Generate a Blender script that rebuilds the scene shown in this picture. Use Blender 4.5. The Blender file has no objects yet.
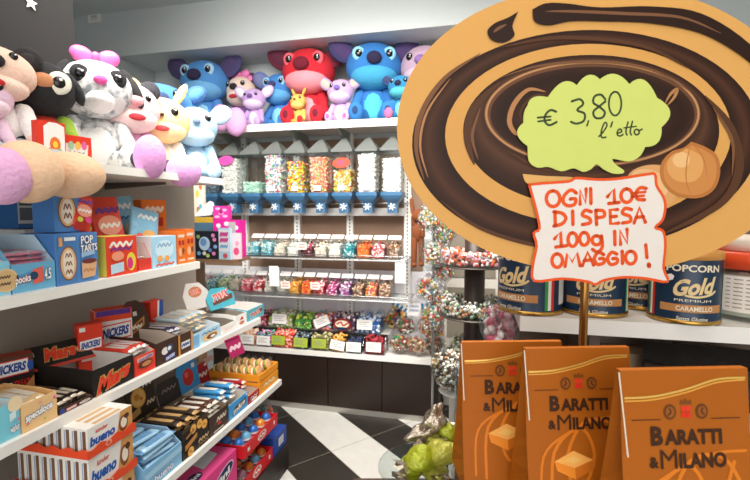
import bpy, bmesh, math, random
from mathutils import Matrix, Vector, Euler
random.seed(7)
SC = bpy.context.scene
COL = SC.collection
R = math.radians

# ------------------------------------------------------------------ camera, light, exposure
F_PX, EYE, YAW, PITCH = 435.0, 1.5, R(13.0), R(3.95)
cam_data = bpy.data.cameras.new('camera')
cam = bpy.data.objects.new('camera', cam_data); COL.objects.link(cam)
cam_data.sensor_width = 36.0; cam_data.lens = F_PX / 750 * 36.0
cam_data.clip_start = 0.02
cam.location = (0, 0, EYE); cam.rotation_euler = (R(90) - PITCH, 0, YAW)
cam_data.dof.use_dof = True; cam_data.dof.focus_distance = 0.95; cam_data.dof.aperture_fstop = 9.0
SC.camera = cam
SC.view_settings.view_transform = 'Standard'; SC.view_settings.look = 'None'
SC.view_settings.gamma = 1.0; SC.view_settings.use_curve_mapping = False
SC.view_settings.exposure = -0.10
SC.cycles.transparent_max_bounces = 48; SC.cycles.max_bounces = 14
world = bpy.data.worlds.new('ambient_fill'); SC.world = world; world.use_nodes = True  # even ambient fill added around the whole shop
bg = world.node_tree.nodes['Background']; bg.inputs[0].default_value = (1.0, 0.98, 0.96, 1); bg.inputs[1].default_value = 1.6
def area(name, loc, rot, sx, sy, power, col, spread=180):
    d = bpy.data.lights.new(name, 'AREA'); d.shape = 'RECTANGLE'; d.size = sx; d.size_y = sy; d.energy = power; d.spread = R(spread); d.color = col
    o = bpy.data.objects.new(name, d); COL.objects.link(o); o.location = loc; o.rotation_euler = rot; return o
area('ceiling_lamp_light', (-0.35, 1.75, 2.98), (0, 0, 0), 1.6, 0.7, 27, (1.0, 0.94, 0.86), 165)
area('ceiling_lamp_light_front', (-0.2, 0.2, 2.98), (0, 0, 0), 1.6, 0.8, 15, (1.0, 0.92, 0.83), 160)
area('back_wall_fill_light', (-0.75, 1.2, 2.9), (R(46), 0, R(8)), 1.8, 0.5, 56, (1.0, 0.95, 0.89), 105)  # unseen area light added to brighten the rear display wall
area('front_fill_light', (0.2, -1.7, 1.9), (R(84), 0, 0), 3.0, 1.9, 25, (1.0, 0.97, 0.94))  # frontal fill added behind the camera, no window is built there

# ------------------------------------------------------------------ pixel -> place on a real plane of the shop
_f = Vector((-math.sin(YAW)*math.cos(PITCH), math.cos(YAW)*math.cos(PITCH), -math.sin(PITCH)))
_r = Vector((math.cos(YAW), math.sin(YAW), 0)); _u = _r.cross(_f)
_fh = Vector((-math.sin(YAW), math.cos(YAW), 0)); CAM = Vector((0, 0, EYE))
def ray(px, py): return _f + (px-375)/F_PX*_r - (py-240)/F_PX*_u
def at_x(px, py, v): d = ray(px, py); return CAM + d*(v/d.x)
def at_y(px, py, v): d = ray(px, py); return CAM + d*(v/d.y)
def at_z(px, py, v): d = ray(px, py); return CAM + d*((v-EYE)/d.z)
def at_f(px, py, v): d = ray(px, py); return CAM + d*(v/d.dot(_fh))
def yx(px, x): return at_x(px, 300, x).y
def zx(px, py, x): return at_x(px, py, x).z

# ------------------------------------------------------------------ materials
def lin(h):
    h = h.lstrip('#'); c = [int(h[i:i+2], 16)/255 for i in (0, 2, 4)]
    return tuple(x/12.92 if x <= 0.04045 else ((x+0.055)/1.055)**2.4 for x in c) + (1,)
MATS = {}
def mat(h, rough=0.5, metal=0.0, kind='plain', scale=60.0, var=0.06, coat=0.0):
    key = (h, rough, metal, kind, scale, var, coat)
    if key in MATS: return MATS[key]
    m = bpy.data.materials.new(kind + '_' + h.strip('#')); m.use_nodes = True
    nt = m.node_tree; b = nt.nodes['Principled BSDF']
    b.inputs['Roughness'].default_value = rough; b.inputs['Metallic'].default_value = metal
    if kind in ('card', 'satin card'): b.inputs['Specular IOR Level'].default_value = 0.2
    if coat: b.inputs['Coat Weight'].default_value = coat; b.inputs['Coat Roughness'].default_value = 0.15
    tc = nt.nodes.new('ShaderNodeTexCoord'); nz = nt.nodes.new('ShaderNodeTexNoise')
    nz.inputs['Scale'].default_value = scale; nz.inputs['Detail'].default_value = 5 if kind == 'plush' else 3
    nt.links.new(tc.outputs['Object'], nz.inputs['Vector'])
    mr = nt.nodes.new('ShaderNodeMapRange'); mr.inputs[3].default_value = 1-var; mr.inputs[4].default_value = 1+var
    nt.links.new(nz.outputs['Fac'], mr.inputs[0])
    hs = nt.nodes.new('ShaderNodeHueSaturation'); hs.inputs['Color'].default_value = lin(h)
    nt.links.new(mr.outputs[0], hs.inputs['Value']); nt.links.new(hs.outputs[0], b.inputs['Base Color'])
    if kind == 'plush':
        b.inputs['Sheen Weight'].default_value = 0.35; b.inputs['Sheen Roughness'].default_value = 0.5
        b.inputs['Sheen Tint'].default_value = lin(h)
        bp = nt.nodes.new('ShaderNodeBump'); bp.inputs['Strength'].default_value = 0.45; bp.inputs['Distance'].default_value = 0.01
        nt.links.new(nz.outputs['Fac'], bp.inputs['Height']); nt.links.new(bp.outputs[0], b.inputs['Normal'])
    if kind == 'foil':
        bp = nt.nodes.new('ShaderNodeBump'); bp.inputs['Strength'].default_value = 0.6; bp.inputs['Distance'].default_value = 0.006
        nt.links.new(nz.outputs['Fac'], bp.inputs['Height']); nt.links.new(bp.outputs[0], b.inputs['Normal'])
    MATS[key] = m; return m
def plush_m(h): return mat(h, 0.95, 0, 'plush', 95.0, 0.14)
def card(h): return mat(h, 0.45, 0, 'card', 40.0, 0.03)
def foil(h): return mat(h, 0.28, 0.15, 'foil', 70.0, 0.08)
def plastic(h, r=0.3): return mat(h, r, 0, 'plastic', 30.0, 0.03)
def patches(a, b2, scale, lo=.45, hi=.55, kind='plush'):
    m = bpy.data.materials.new('patched_' + kind); m.use_nodes = True; nt = m.node_tree; b = nt.nodes['Principled BSDF']
    tc = nt.nodes.new('ShaderNodeTexCoord'); nz = nt.nodes.new('ShaderNodeTexNoise'); nz.inputs['Scale'].default_value = scale
    cr = nt.nodes.new('ShaderNodeValToRGB'); cr.color_ramp.elements[0].position = lo; cr.color_ramp.elements[1].position = hi
    cr.color_ramp.elements[0].color = lin(a); cr.color_ramp.elements[1].color = lin(b2)
    nt.links.new(tc.outputs['Object'], nz.inputs['Vector']); nt.links.new(nz.outputs['Fac'], cr.inputs[0]); nt.links.new(cr.outputs[0], b.inputs['Base Color'])
    b.inputs['Roughness'].default_value = .9 if kind == 'plush' else .4
    return m
def clear(name, tint='#ffffff', gloss=0.12, rough=0.08, bump=0.0, bscale=40):
    m = bpy.data.materials.new(name); m.use_nodes = True; nt = m.node_tree; nt.nodes.remove(nt.nodes['Principled BSDF'])
    out = nt.nodes['Material Output']; t = nt.nodes.new('ShaderNodeBsdfTransparent'); t.inputs[0].default_value = lin(tint)
    g = nt.nodes.new('ShaderNodeBsdfGlossy'); g.inputs['Roughness'].default_value = rough
    fr = nt.nodes.new('ShaderNodeLayerWeight'); fr.inputs['Blend'].default_value = .5
    pw = nt.nodes.new('ShaderNodeMath'); pw.operation = 'POWER'; pw.inputs[1].default_value = 4.0; nt.links.new(fr.outputs['Facing'], pw.inputs[0])
    ma = nt.nodes.new('ShaderNodeMath'); ma.operation = 'MULTIPLY_ADD'; ma.inputs[1].default_value = .45; ma.inputs[2].default_value = gloss
    mx = nt.nodes.new('ShaderNodeMixShader'); nt.links.new(pw.outputs[0], ma.inputs[0]); nt.links.new(ma.outputs[0], mx.inputs[0])
    nt.links.new(t.outputs[0], mx.inputs[1]); nt.links.new(g.outputs[0], mx.inputs[2]); nt.links.new(mx.outputs[0], out.inputs[0])
    if bump:
        nz = nt.nodes.new('ShaderNodeTexNoise'); nz.inputs['Scale'].default_value = bscale; nz.inputs['Detail'].default_value = 4
        bp = nt.nodes.new('ShaderNodeBump'); bp.inputs['Strength'].default_value = bump; bp.inputs['Distance'].default_value = 0.02
        nt.links.new(nz.outputs['Fac'], bp.inputs['Height']); nt.links.new(bp.outputs[0], g.inputs['Normal']); nt.links.new(bp.outputs[0], fr.inputs['Normal'])
    return m
CLEAR = clear('clear_acrylic', '#fcfefe', .05); CRINKLE = clear('clear_crinkled_film', '#f6f6f6', .10, .18, 1.0, 55)
GLASS = clear('clear_glass', '#f2f7f6', .05, .03)
WHITE = card('#f4f3ef'); INK = card('#2a2320')

# ------------------------------------------------------------------ mesh building
I4 = Matrix.Identity(4)
def T(x, y, z): return Matrix.Translation((x, y, z))
def RZ(a): return Matrix.Rotation(R(a), 4, 'Z')
def RX(a): return Matrix.Rotation(R(a), 4, 'X')
def RY(a): return Matrix.Rotation(R(a), 4, 'Y')
class MB:
    def __init__(s): s.v = []; s.f = []; s.mi = []; s.sm = []; s.ms = []
    def m(s, m):
        if m not in s.ms: s.ms.append(m)
        return s.ms.index(m)
    def add(s, vs, fs, m, M=None, smooth=False):
        n = len(s.v); k = s.m(m)
        if M is not None: vs = [M @ Vector(v) for v in vs]
        s.v += [tuple(v) for v in vs]
        for f in fs: s.f.append([i+n for i in f]); s.mi.append(k); s.sm.append(smooth)
        return s
    def box(s, x0, x1, y0, y1, z0, z1, m, M=None):
        vs = [(x, y, z) for z in (z0, z1) for y in (y0, y1) for x in (x0, x1)]
        return s.add(vs, [(0,2,3,1),(4,5,7,6),(0,1,5,4),(2,6,7,3),(0,4,6,2),(1,3,7,5)], m, M)
    def prism(s, pts, y0, y1, m, M=None, m_side=None):      # outline in x,z pushed along y (y0 = front)
        n = len(pts)
        vs = [(x, y0, z) for x, z in pts] + [(x, y1, z) for x, z in pts]
        s.add(vs, [tuple(range(n)), tuple(range(2*n-1, n-1, -1))], m, M)
        s.add(vs, [(i, i+n, (i+1) % n+n, (i+1) % n) for i in range(n)], m_side or m, M); return s
    def ell(s, c, r, m, rot=None, seg=18, rings=12, M=None):
        vs = []; fs = []
        B = T(*c) @ (rot or I4)
        if M is not None: B = M @ B
        for i in range(1, rings):
            a = math.pi*i/rings
            for j in range(seg):
                b = 2*math.pi*j/seg; vs.append((r[0]*math.sin(a)*math.cos(b), r[1]*math.sin(a)*math.sin(b), r[2]*math.cos(a)))
        vs += [(0, 0, r[2]), (0, 0, -r[2])]; t = len(vs)-2
        for i in range(rings-2):
            for j in range(seg): fs.append((i*seg+j, (i+1)*seg+j, (i+1)*seg+(j+1) % seg, i*seg+(j+1) % seg))
        for j in range(seg):
            fs.append((t, j, (j+1) % seg)); q = (rings-2)*seg; fs.append((t+1, q+(j+1) % seg, q+j))
        return s.add(vs, fs, m, B, True)
    def tube(s, pts, rad, m, seg=8, M=None, cap=True):
        pts = [Vector(p) for p in pts]; rs = rad if isinstance(rad, (list, tuple)) else [rad]*len(pts)
        vs = []; fs = []; up = None
        for i, p in enumerate(pts):
            d = (pts[min(i+1, len(pts)-1)]-pts[max(i-1, 0)]).normalized()
            if up is None: up = Vector((0, 0, 1)) if abs(d.z) < .9 else Vector((1, 0, 0))
            a = d.cross(up).normalized(); b = a.cross(d).normalized(); up = b
            for j in range(seg):
                t = 2*math.pi*j/seg; vs.append(p+a*math.cos(t)*rs[i]+b*math.sin(t)*rs[i])
        for i in range(len(pts)-1):
            for j in range(seg): fs.append((i*seg+j, i*seg+(j+1) % seg, (i+1)*seg+(j+1) % seg, (i+1)*seg+j))
        s.add(vs, fs, m, M, True)
        if cap: s.add(vs[:seg], [tuple(range(seg))[::-1]], m, M); s.add(vs[-seg:], [tuple(range(seg))], m, M)
        return s
    def lathe(s, prof, m, seg=28, M=None, smooth=True):
        vs = []; fs = []
        for r, z in prof:
            for j in range(seg): t = 2*math.pi*j/seg; vs.append((r*math.cos(t), r*math.sin(t), z))
        for i in range(len(prof)-1):
            for j in range(seg): fs.append((i*seg+j, i*seg+(j+1) % seg, (i+1)*seg+(j+1) % seg, (i+1)*seg+j))
        return s.add(vs, fs, m, M, smooth)
    def stroke(s, pts, w, m, y=0.0, M=None, taper=False):                 # a flat pen stroke in the x,z plane
        pts = [Vector((p[0], p[1])) for p in pts]; L = []
        for i, p in enumerate(pts):
            d = (pts[min(i+1, len(pts)-1)]-pts[max(i-1, 0)])
            if d.length < 1e-9: d = Vector((1, 0))
            d.normalize(); n = Vector((-d.y, d.x))*w/2*(max(.06, math.sin(math.pi*i/(len(pts)-1)))**.7 if taper else 1); L.append((p+n, p-n))
        vs = [(q.x, y, q.y) for ab in L for q in ab]
        fs = [(2*i, 2*i+1, 2*i+3, 2*i+2) for i in range(len(pts)-1)]
        for e in (() if taper else (pts[0], pts[-1])):
            k = len(vs); vs += [(e.x+w/2*math.cos(t*math.pi/4), y, e.y+w/2*math.sin(t*math.pi/4)) for t in range(8)]; fs.append(tuple(range(k, k+8)))
        return s.add(vs, fs, m, M)
    def poly(s, pts, m, y=0.0, M=None):
        return s.add([(x, y, z) for x, z in pts], [tuple(range(len(pts)))], m, M)
    def build(s, name, parent=None, M=None):
        me = bpy.data.meshes.new(name); me.from_pydata(s.v, [], s.f)
        for m in s.ms: me.materials.append(m)
        me.polygons.foreach_set('material_index', s.mi); me.polygons.foreach_set('use_smooth', s.sm); me.update()
        o = bpy.data.objects.new(name, me); COL.objects.link(o)
        if parent: o.parent = parent
        if M is not None: o.matrix_basis = M
        return o
def smooth_line(pts, n=5):
    P = [Vector(p) for p in pts]
    if len(P) < 3: return [tuple(p) for p in P]
    out = []
    for i in range(len(P)-1):
        a, b, c, d = P[max(i-1, 0)], P[i], P[i+1], P[min(i+2, len(P)-1)]
        for k in range(n):
            t = k/n; out.append(tuple(.5*((2*b)+(c-a)*t+(2*a-5*b+4*c-d)*t*t+(3*b-a-3*c+d)*t**3)))
    return out+[tuple(P[-1])]
def oval(cx, cy, rx, ry, n=40, a0=0, a1=360, rot=0):
    out = []
    for i in range(n+1 if a1-a0 < 360 else n):
        t = R(a0+(a1-a0)*i/n); x, y = rx*math.cos(t), ry*math.sin(t); c, q = math.cos(R(rot)), math.sin(R(rot))
        out.append((cx+x*c-y*q, cy+x*q+y*c))
    return out
def tag(o, label, cat, group=None, kind=None):
    if label: o['label'] = label
    if cat: o['category'] = cat
    if group: o['group'] = group
    if kind: o['kind'] = kind
    return o
def thing(name, label, cat, loc=(0, 0, 0), rz=0, group=None, M=None):
    o = bpy.data.objects.new(name, None); COL.objects.link(o); o.empty_display_size = .05
    o.matrix_basis = M if M is not None else T(*loc) @ RZ(rz)
    return tag(o, label, cat, group)
def struct(name, mb):
    o = mb.build(name); o['kind'] = 'structure'; return o
_fonts = {}
def glyphs(s, bold):
    k = (s, bold)
    if k not in _fonts:
        c = bpy.data.curves.new('txt', 'FONT'); c.body = s; c.offset = bold; c.resolution_u = 3
        o = bpy.data.objects.new('txt', c); COL.objects.link(o)
        dg = bpy.context.evaluated_depsgraph_get(); me = bpy.data.meshes.new_from_object(o.evaluated_get(dg))
        vs = [v.co.copy() for v in me.vertices]; fs = [tuple(p.vertices) for p in me.polygons]
        bpy.data.objects.remove(o); bpy.data.curves.remove(c); bpy.data.meshes.remove(me)
        x0 = min(v.x for v in vs); x1 = max(v.x for v in vs); y0 = min(v.y for v in vs); y1 = max(v.y for v in vs)
        _fonts[k] = ([((v.x-x0)/(x1-x0)-.5, (v.y-y0)/(y1-y0)-.5) for v in vs], fs)
    return _fonts[k]
def text(mb, s, w, h, x, y, z, m, M=None, shear=0.0, slope=0.0, bold=0.02, curve=None):
    vs, fs = glyphs(s, bold)                                 # lettering faces -y, centred at x,z
    P = []
    for a, b in vs:
        px, pz = a*w+shear*b*h, b*h+slope*a*w
        if curve: t = (x+px)/curve; P.append((math.sin(t)*(curve+y), -math.cos(t)*(curve+y), z+pz))
        else: P.append((x+px, y, z+pz))
    return mb.add(P, fs, m, M)
def copy_one(o, M):
    c = o.copy(); COL.objects.link(c); c.matrix_basis = M; return c
def copy_tree(o, M=None, parent=None):
    c = o.copy(); COL.objects.link(c)
    if parent: c.parent = parent
    if M is not None: c.matrix_basis = M
    for ch in list(o.children): copy_tree(ch, None, c)
    return c
# ------------------------------------------------------------------ the shop itself
def floor_mat():
    m = bpy.data.materials.new('striped_floor_tiles'); m.use_nodes = True; nt = m.node_tree; b = nt.nodes['Principled BSDF']
    N = nt.nodes.new; L = nt.links.new
    tc = N('ShaderNodeTexCoord'); sx = N('ShaderNodeSeparateXYZ'); L(tc.outputs['Object'], sx.inputs[0])
    def math_(op, a, bb, c=None):
        n = N('ShaderNodeMath'); n.operation = op
        for i, v in enumerate((a, bb, c)):
            if v is None: continue
            if isinstance(v, (int, float)): n.inputs[i].default_value = v
            else: L(v, n.inputs[i])
        return n.outputs[0]
    s = math_('ADD', math_('MULTIPLY', sx.outputs[0], .66), math_('MULTIPLY', sx.outputs[1], .7513))
    u = math_('ADD', math_('MULTIPLY', sx.outputs[0], .7513), math_('MULTIPLY', sx.outputs[1], -.66))
    a = math_('FRACT', math_('DIVIDE', math_('ADD', s, 5.3), .6), 0)       # 1.30 -> white begins
    white = math_('LESS_THAN', a, .5)
    nz = N('ShaderNodeTexNoise'); nz.inputs['Scale'].default_value = 14; nz.inputs['Detail'].default_value = 6; L(tc.outputs['Object'], nz.inputs['Vector'])
    c1 = N('ShaderNodeMix'); c1.data_type = 'RGBA'; c1.inputs[6].default_value = lin('#221f1c'); c1.inputs[7].default_value = lin('#332e29'); L(nz.outputs['Fac'], c1.inputs[0])
    c2 = N('ShaderNodeMix'); c2.data_type = 'RGBA'; c2.inputs[6].default_value = lin('#c9c7c1'); c2.inputs[7].default_value = lin('#dedcd6'); L(nz.outputs['Fac'], c2.inputs[0])
    mx = N('ShaderNodeMix'); mx.data_type = 'RGBA'; L(white, mx.inputs[0]); L(c1.outputs[2], mx.inputs[6]); L(c2.outputs[2], mx.inputs[7])
    j1 = math_('LESS_THAN', math_('FRACT', math_('DIVIDE', math_('ADD', s, 5.3), .3), 0), .012)
    j2 = math_('LESS_THAN', math_('FRACT', math_('DIVIDE', math_('ADD', u, 5.28), .6), 0), .006)
    j = math_('MAXIMUM', j1, j2)
    m2 = N('ShaderNodeMix'); m2.data_type = 'RGBA'; L(j, m2.inputs[0]); L(mx.outputs[2], m2.inputs[6]); m2.inputs[7].default_value = lin('#8b857b')
    L(m2.outputs[2], b.inputs['Base Color']); b.inputs['Roughness'].default_value = .38
    return m
struct('floor', MB().box(-3.4, 2.2, -2.2, 3.6, -.05, 0, floor_mat()))
WALLW = mat('#ccd3d2', .75, 0, 'paint', 3.0, .03); DARKWALL = mat('#232222', .7, 0, 'paint', 5.0, .05)
TAN = mat('#8f7460', .7, 0, 'paint', 4.0, .08)
struct('ceiling', MB().box(-3.4, 2.2, -2.2, 3.6, 3.05, 3.12, WALLW))
struct('wall_left', MB().box(-1.72, -1.6, -2.2, 1.5, 0, 3.05, DARKWALL))
struct('wall_side', MB().box(-3.4, -3.3, -2.2, 3.6, 0, 3.05, WALLW))
struct('wall_right', MB().box(2.1, 2.2, -2.2, 3.6, 0, 3.05, WALLW))
# white rear wall with a wide niche for the candy display: bulkhead, two jambs, back
struct('trim_2', MB().box(-3.3, 2.1, 2.985, 3.45, 2.712, 3.05, WALLW)); struct('trim_3', MB().box(-3.3, -2.78, 2.985, 3.45, 0, 2.712, WALLW))
struct('trim_4', MB().box(1.2, 2.1, 2.985, 3.45, 0, 2.712, WALLW)); struct('wall_back', MB().box(-2.78, 1.2, 3.40, 3.5, 0, 2.712, WALLW))
struct('trim_1', MB().box(-2.3, -.40, 3.36, 3.398, 1.02, 2.06, TAN))   # tan backing board behind the dispensers
struct('trim_5', MB().box(-2.3, .1, 3.36, 3.399, .46, 1.019, mat('#eceaf0', .5, 0, 'laminate', 5, .02)))
# wall socket on the white wall
p = at_y(95, 17, 2.985)
t = thing('wall_socket', 'white wall socket high on the pale wall above the plush toys', 'socket', p)
MB().box(-.06, .06, -.008, 0, -.042, .042, WHITE).build('cover_plate', t)
sb = MB().box(-.034, .034, -.011, -.0081, -.026, .026, plastic('#dcdcd8'))
for q in (-.017, 0, .017): sb.ell((q, -.0115, 0), (.004, .002, .004), INK, seg=8, rings=6)
sb.build('socket_face', t)
p = at_x(30, 3, -1.6)
tag(MB().prism([((.026 if i % 2 == 0 else .011)*math.sin(i*math.pi/5), (.026 if i % 2 == 0 else .011)*math.cos(i*math.pi/5)) for i in range(10)], -.004, 0, plastic('#e8e6e0')).build('star_decoration', None, T(p.x+.002, p.y, p.z) @ RZ(90)),
    'small white star stuck high on the dark left wall', 'star')

# ------------------------------------------------------------------ left shelving
TAUPE = mat('#9b9186', .6, 0, 'laminate', 4, .05); SHELFW = mat('#efece6', .4, 0, 'laminate', 5, .03); DARKBASE = mat('#241a14', .5, 0, 'laminate', 6, .06)
t = thing('gondola_unit', 'taupe shelving back with dark plinth carrying all left candy shelves', 'shelving', (-1.57, .95, 0))
MB().box(-.028, .0, -1.35, 1.25, 0, 1.72, TAUPE).build('back_panel', t)
MB().box(.001, .53, -1.15, 1.32, 0, .154, DARKBASE).build('plinth', t)
ms = mat('#6e655c', .5, .4, 'metal', 8, .05)
for zz in (.5, .86, 1.24, 1.60):
    for yy in (-.5, .2, .64): MB().prism([(0, 0), (.3, .018), (.3, .03), (0, .03)], -.004, .004, ms, T(.001, yy, zz-.012)).build('shelf_bracket', t)
def shelf(z, x1, y1, lab, th=.028):
    return tag(MB().box(-1.569, x1, -.3, y1, z-th, z, SHELFW).build('shelf_board'), lab, 'shelf')
ZP, ZA, ZB, ZC, ZD = 1.645, 1.28, .905, .553, .154
shelf(ZP, -1.15, 1.84, 'top left white shelf crowded with plush toys')
shelf(ZA, -1.15, 1.64, 'white left shelf carrying blue pastry boxes and red candy packs', .03)
shelf(ZB, -1.15, 2.17, 'white left shelf carrying trays of chocolate bars', .03)
shelf(ZC, -1.045, 2.2, 'lowest white left shelf with wafer trays and orange crate', .03)

# ------------------------------------------------------------------ rear display: shelf, uprights, rails
METAL = mat('#d9dbd9', .35, .5, 'metal', 20, .04); STEEL = mat('#b9bcbb', .25, .9, 'metal', 20, .05)
NX0, NX1 = -2.77, .55
t = thing('niche_shelf', 'long white rear shelf carrying the big blue and red plush toys', 'shelf', (0, 3.0, 2.1))
MB().box(NX0, NX1, -.012, .378, .0, .025, SHELFW).build('shelf_board', t)
MB().box(NX0, NX1, -.022, -.0121, -.022, .03, mat('#e4e2dc', .4, 0, 'laminate', 5, .03)).build('price_rail', t)
for px in (232, 300, 345):
    x = at_y(px, 130, 3.2).x
    MB().prism([(.36, 0), (.0, 0), (.0, -.02), (.36, -.15)], -.006, .006, mat('#9aa19e', .4, .3, 'metal', 20, .05), T(x, 0, -.001) @ RZ(90)).build('bracket', t)
for i, px in enumerate((243, 296, 349, 407)):
    x = at_y(px, 220, 3.3).x
    mb = MB().box(-.026, .026, 3.32, 3.355, .62, 2.098, WHITE)
    for k in range(50): mb.box(-.004, .004, 3.3175, 3.3199, .66+k*.028, .674+k*.028, INK)
    tag(mb.build('slotted_upright', None, T(x, 0, 0)), ['slotted white upright behind the second dispenser from left', 'slotted white upright behind the middle dispensers', 'slotted white upright third from left behind the dispensers', 'slotted white upright at right end beside hanging monkey'][i], 'upright', 'slotted wall uprights')
for zz, nm in ((1.455, 'white horizontal board just under the blue dispenser spouts'),):
    a = at_y(205, 211, 3.28).x; b = at_y(404, 211, 3.28).x
    tag(MB().box(a, b, 3.26, 3.315, zz, zz+.06, WHITE).build('rail_board'), nm, 'rail')
t = thing('dispenser_rail', 'pair of thin metal bars holding the row of candy dispensers', 'rail', (0, 3.23, 1.6))
a = at_y(200, 211, 3.23).x; b = at_y(412, 211, 3.23).x
for dz in (0, -.05): MB().tube([(a, 0, dz), (b, 0, dz)], .006, STEEL).build('bar', t)

# candy scattering ------------------------------------------------------------
def bits(mb, n, pos, size, cols, sq=(1, 1, .8), seg=6, rings=4):
    for _ in range(n):
        p = pos(); s = size*random.uniform(.75, 1.2)
        mb.ell(p, (s*sq[0], s*sq[1], s*sq[2]), random.choice(cols), Euler((random.random()*6, random.random()*6, random.random()*6)).to_matrix().to_4x4(), seg, rings)
    return mb
def cm(*hs): return [plastic(h, .35) for h in hs]
# dispensers -------------------------------------------------------------------
BLUEP = plastic('#3d6c92', .35); CAPM = mat('#8b918e', .25, 0, 'smoked_plastic', 20, .04); CAPM.node_tree.nodes['Principled BSDF'].inputs['Alpha'].default_value = .62
disp_col = [(cm('#5b6f80', '#7b8c99', '#42525f', '#93a2ab'), .83, 'grey blue liquorice pieces'), (cm('#f2efe9', '#e6e2da', '#fbfaf6'), .93, 'white sugar drops under a pink oval tag'),
    (cm('#bfe3cf', '#d9efe0', '#a5d6c0'), .27, 'a low layer of mint green drops'), (cm('#f4f0ea', '#e23a50', '#f4f0ea', '#3c8fd0', '#f4f0ea', '#f2a5b8', '#67b96a', '#f4f0ea'), 1.0, 'red, blue and white candy mix'),
    (cm('#f0c52c', '#d8382e', '#2f6fc4', '#f4eee2', '#58a747', '#f0c52c', '#ef7a2b'), .8, 'yellow red and blue chocolate lentils'), (cm('#ef8d63', '#f1b6a0', '#e8576a', '#a6d07c', '#f3d9b6'), .9, 'orange and pink jelly mix'),
    (cm('#f0983e', '#a9cf5e', '#f3d66a', '#f2efe6'), .55, 'orange and green drops under a red oval tag'), (cm('#efeae4', '#dcd6d0', '#fbf9f5'), .95, 'white pearls, third from the large oval sign'), (cm('#f2efea', '#e2dedb', '#faf8f5'), .82, 'white mints, nearest the large oval sign')]
def dispenser(i, x):
    cols, fill, what = disp_col[i]
    t = thing('candy_dispenser', 'clear dispenser with blue spout holding ' + what, 'dispenser', (x, 3.12, 1.478), 0, 'gravity candy dispensers')
    w, d = .073, .085
    jar = MB()
    z0, z1 = .15, .452
    for (a, b, c, e) in ((-w, w, -d, -d+.003), (-w, w, d-.003, d), (-w, -w+.003, -d+.003, d-.003), (w-.003, w, -d+.003, d-.003)): jar.box(a, b, c, e, z0, z1, CLEAR)
    jar.build('jar', t)
    cap = MB(); q = .079
    vs = [(-q, -.09, z1), (q, -.09, z1), (q, .09, z1), (-q, .09, z1), (-.012, -.012, z1+.092), (.012, -.012, z1+.092), (.012, .012, z1+.092), (-.012, .012, z1+.092)]
    cap.add(vs, [(0,1,5,4), (1,2,6,5), (2,3,7,6), (3,0,4,7), (4,5,6,7)], CAPM)
    gm = plastic('#6f7471')
    for k in range(4): cap.tube([vs[k], vs[4+k]], .004, gm, 5)
    cap.box(-.08, .08, -.0915, -.086, z1-.012, z1+.004, gm); cap.box(-.08, .08, .086, .0915, z1-.012, z1+.004, gm)
    cap.box(-.08, -.075, -.086, .086, z1-.012, z1+.004, gm); cap.box(.075, .08, -.086, .086, z1-.012, z1+.004, gm)
    cap.ell((0, 0, z1+.094), (.013, .013, .008), gm, seg=10, rings=6); cap.build('cap', t)
    fn = MB(); a = []
    for (r, z) in ((.076, .15), (.076, .125), (.062, .1), (.034, .07), (.034, .0)):
        a.append([(sx*r, sy*(r+.01), z) for sx, sy in ((-1,-1), (-.7,-1.06), (.7,-1.06), (1,-1), (1,1), (-1,1))])
    n = 6
    fn.add([v for rr in a for v in rr], [(k*n+j, k*n+(j+1) % n, (k+1)*n+(j+1) % n, (k+1)*n+j) for k in range(4) for j in range(n)], BLUEP)
    fn.add(a[0], [tuple(range(n))[::-1]], BLUEP); fn.add(a[-1], [tuple(range(n))], BLUEP); fn.build('spout', t)
    kn = MB().ell((0, -.052, .045), (.011, .009, .011), plastic('#d8dcdc'), seg=10, rings=6)
    for k in range(3): kn.box(-.027, .027, -.06, -.054, -.004, .004, plastic('#d8dcdc'), T(0, 0, .045) @ RY(60*k+17*i))
    kn.build('turning_handle', t)
    c = MB(); top = z0+.012+(z1-z0-.03)*fill
    c.box(-w+.016, w-.016, -d+.016, d-.016, z0+.001, top-.012, cols[0])
    def pos():
        z = random.uniform(z0+.008, top)
        k = random.random()
        if k < .55: return (random.uniform(-w+.011, w-.011), -d+.011, z)
        if k < .8: return (random.choice((-1, 1))*(w-.011), random.uniform(-d+.01, d-.01), z)
        return (random.uniform(-w+.011, w-.011), random.uniform(-d+.011, d-.011), top-random.random()*.01)
    bits(c, int(110+420*fill), pos, .0078, cols)
    o = c.build('candy_filling', t); o['kind'] = 'stuff'
    if i in (1, 6):
        hx = '#ef5fb4' if i == 1 else '#f0553c'
        g = MB().prism(oval(0, 0, .066, .036, 30), -.003, 0, card(hx))
        ik = card('#8a4bb0')
        for r_, (u0, u1) in enumerate(((-.03, .03), (-.036, .02), (-.015, .03))):
            g.stroke(smooth_line([(u0+(u1-u0)*k/7, .014-.014*r_+(.003 if k % 2 else -.003)) for k in range(8)], 3), .003, ik, -.0034)
        g.build('price_tag', t, T(-.02 if i == 1 else 0, -.0925, .40 if i == 1 else .36) @ RY(-6))
    if i in (3, 4, 5, 6, 7): MB().box(-.03, .02, -.0872, -.0858, .165, .2, WHITE).build('paper_label', t)
    return t
for i in range(9): dispenser(i, -2.037+.1816*i)

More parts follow.
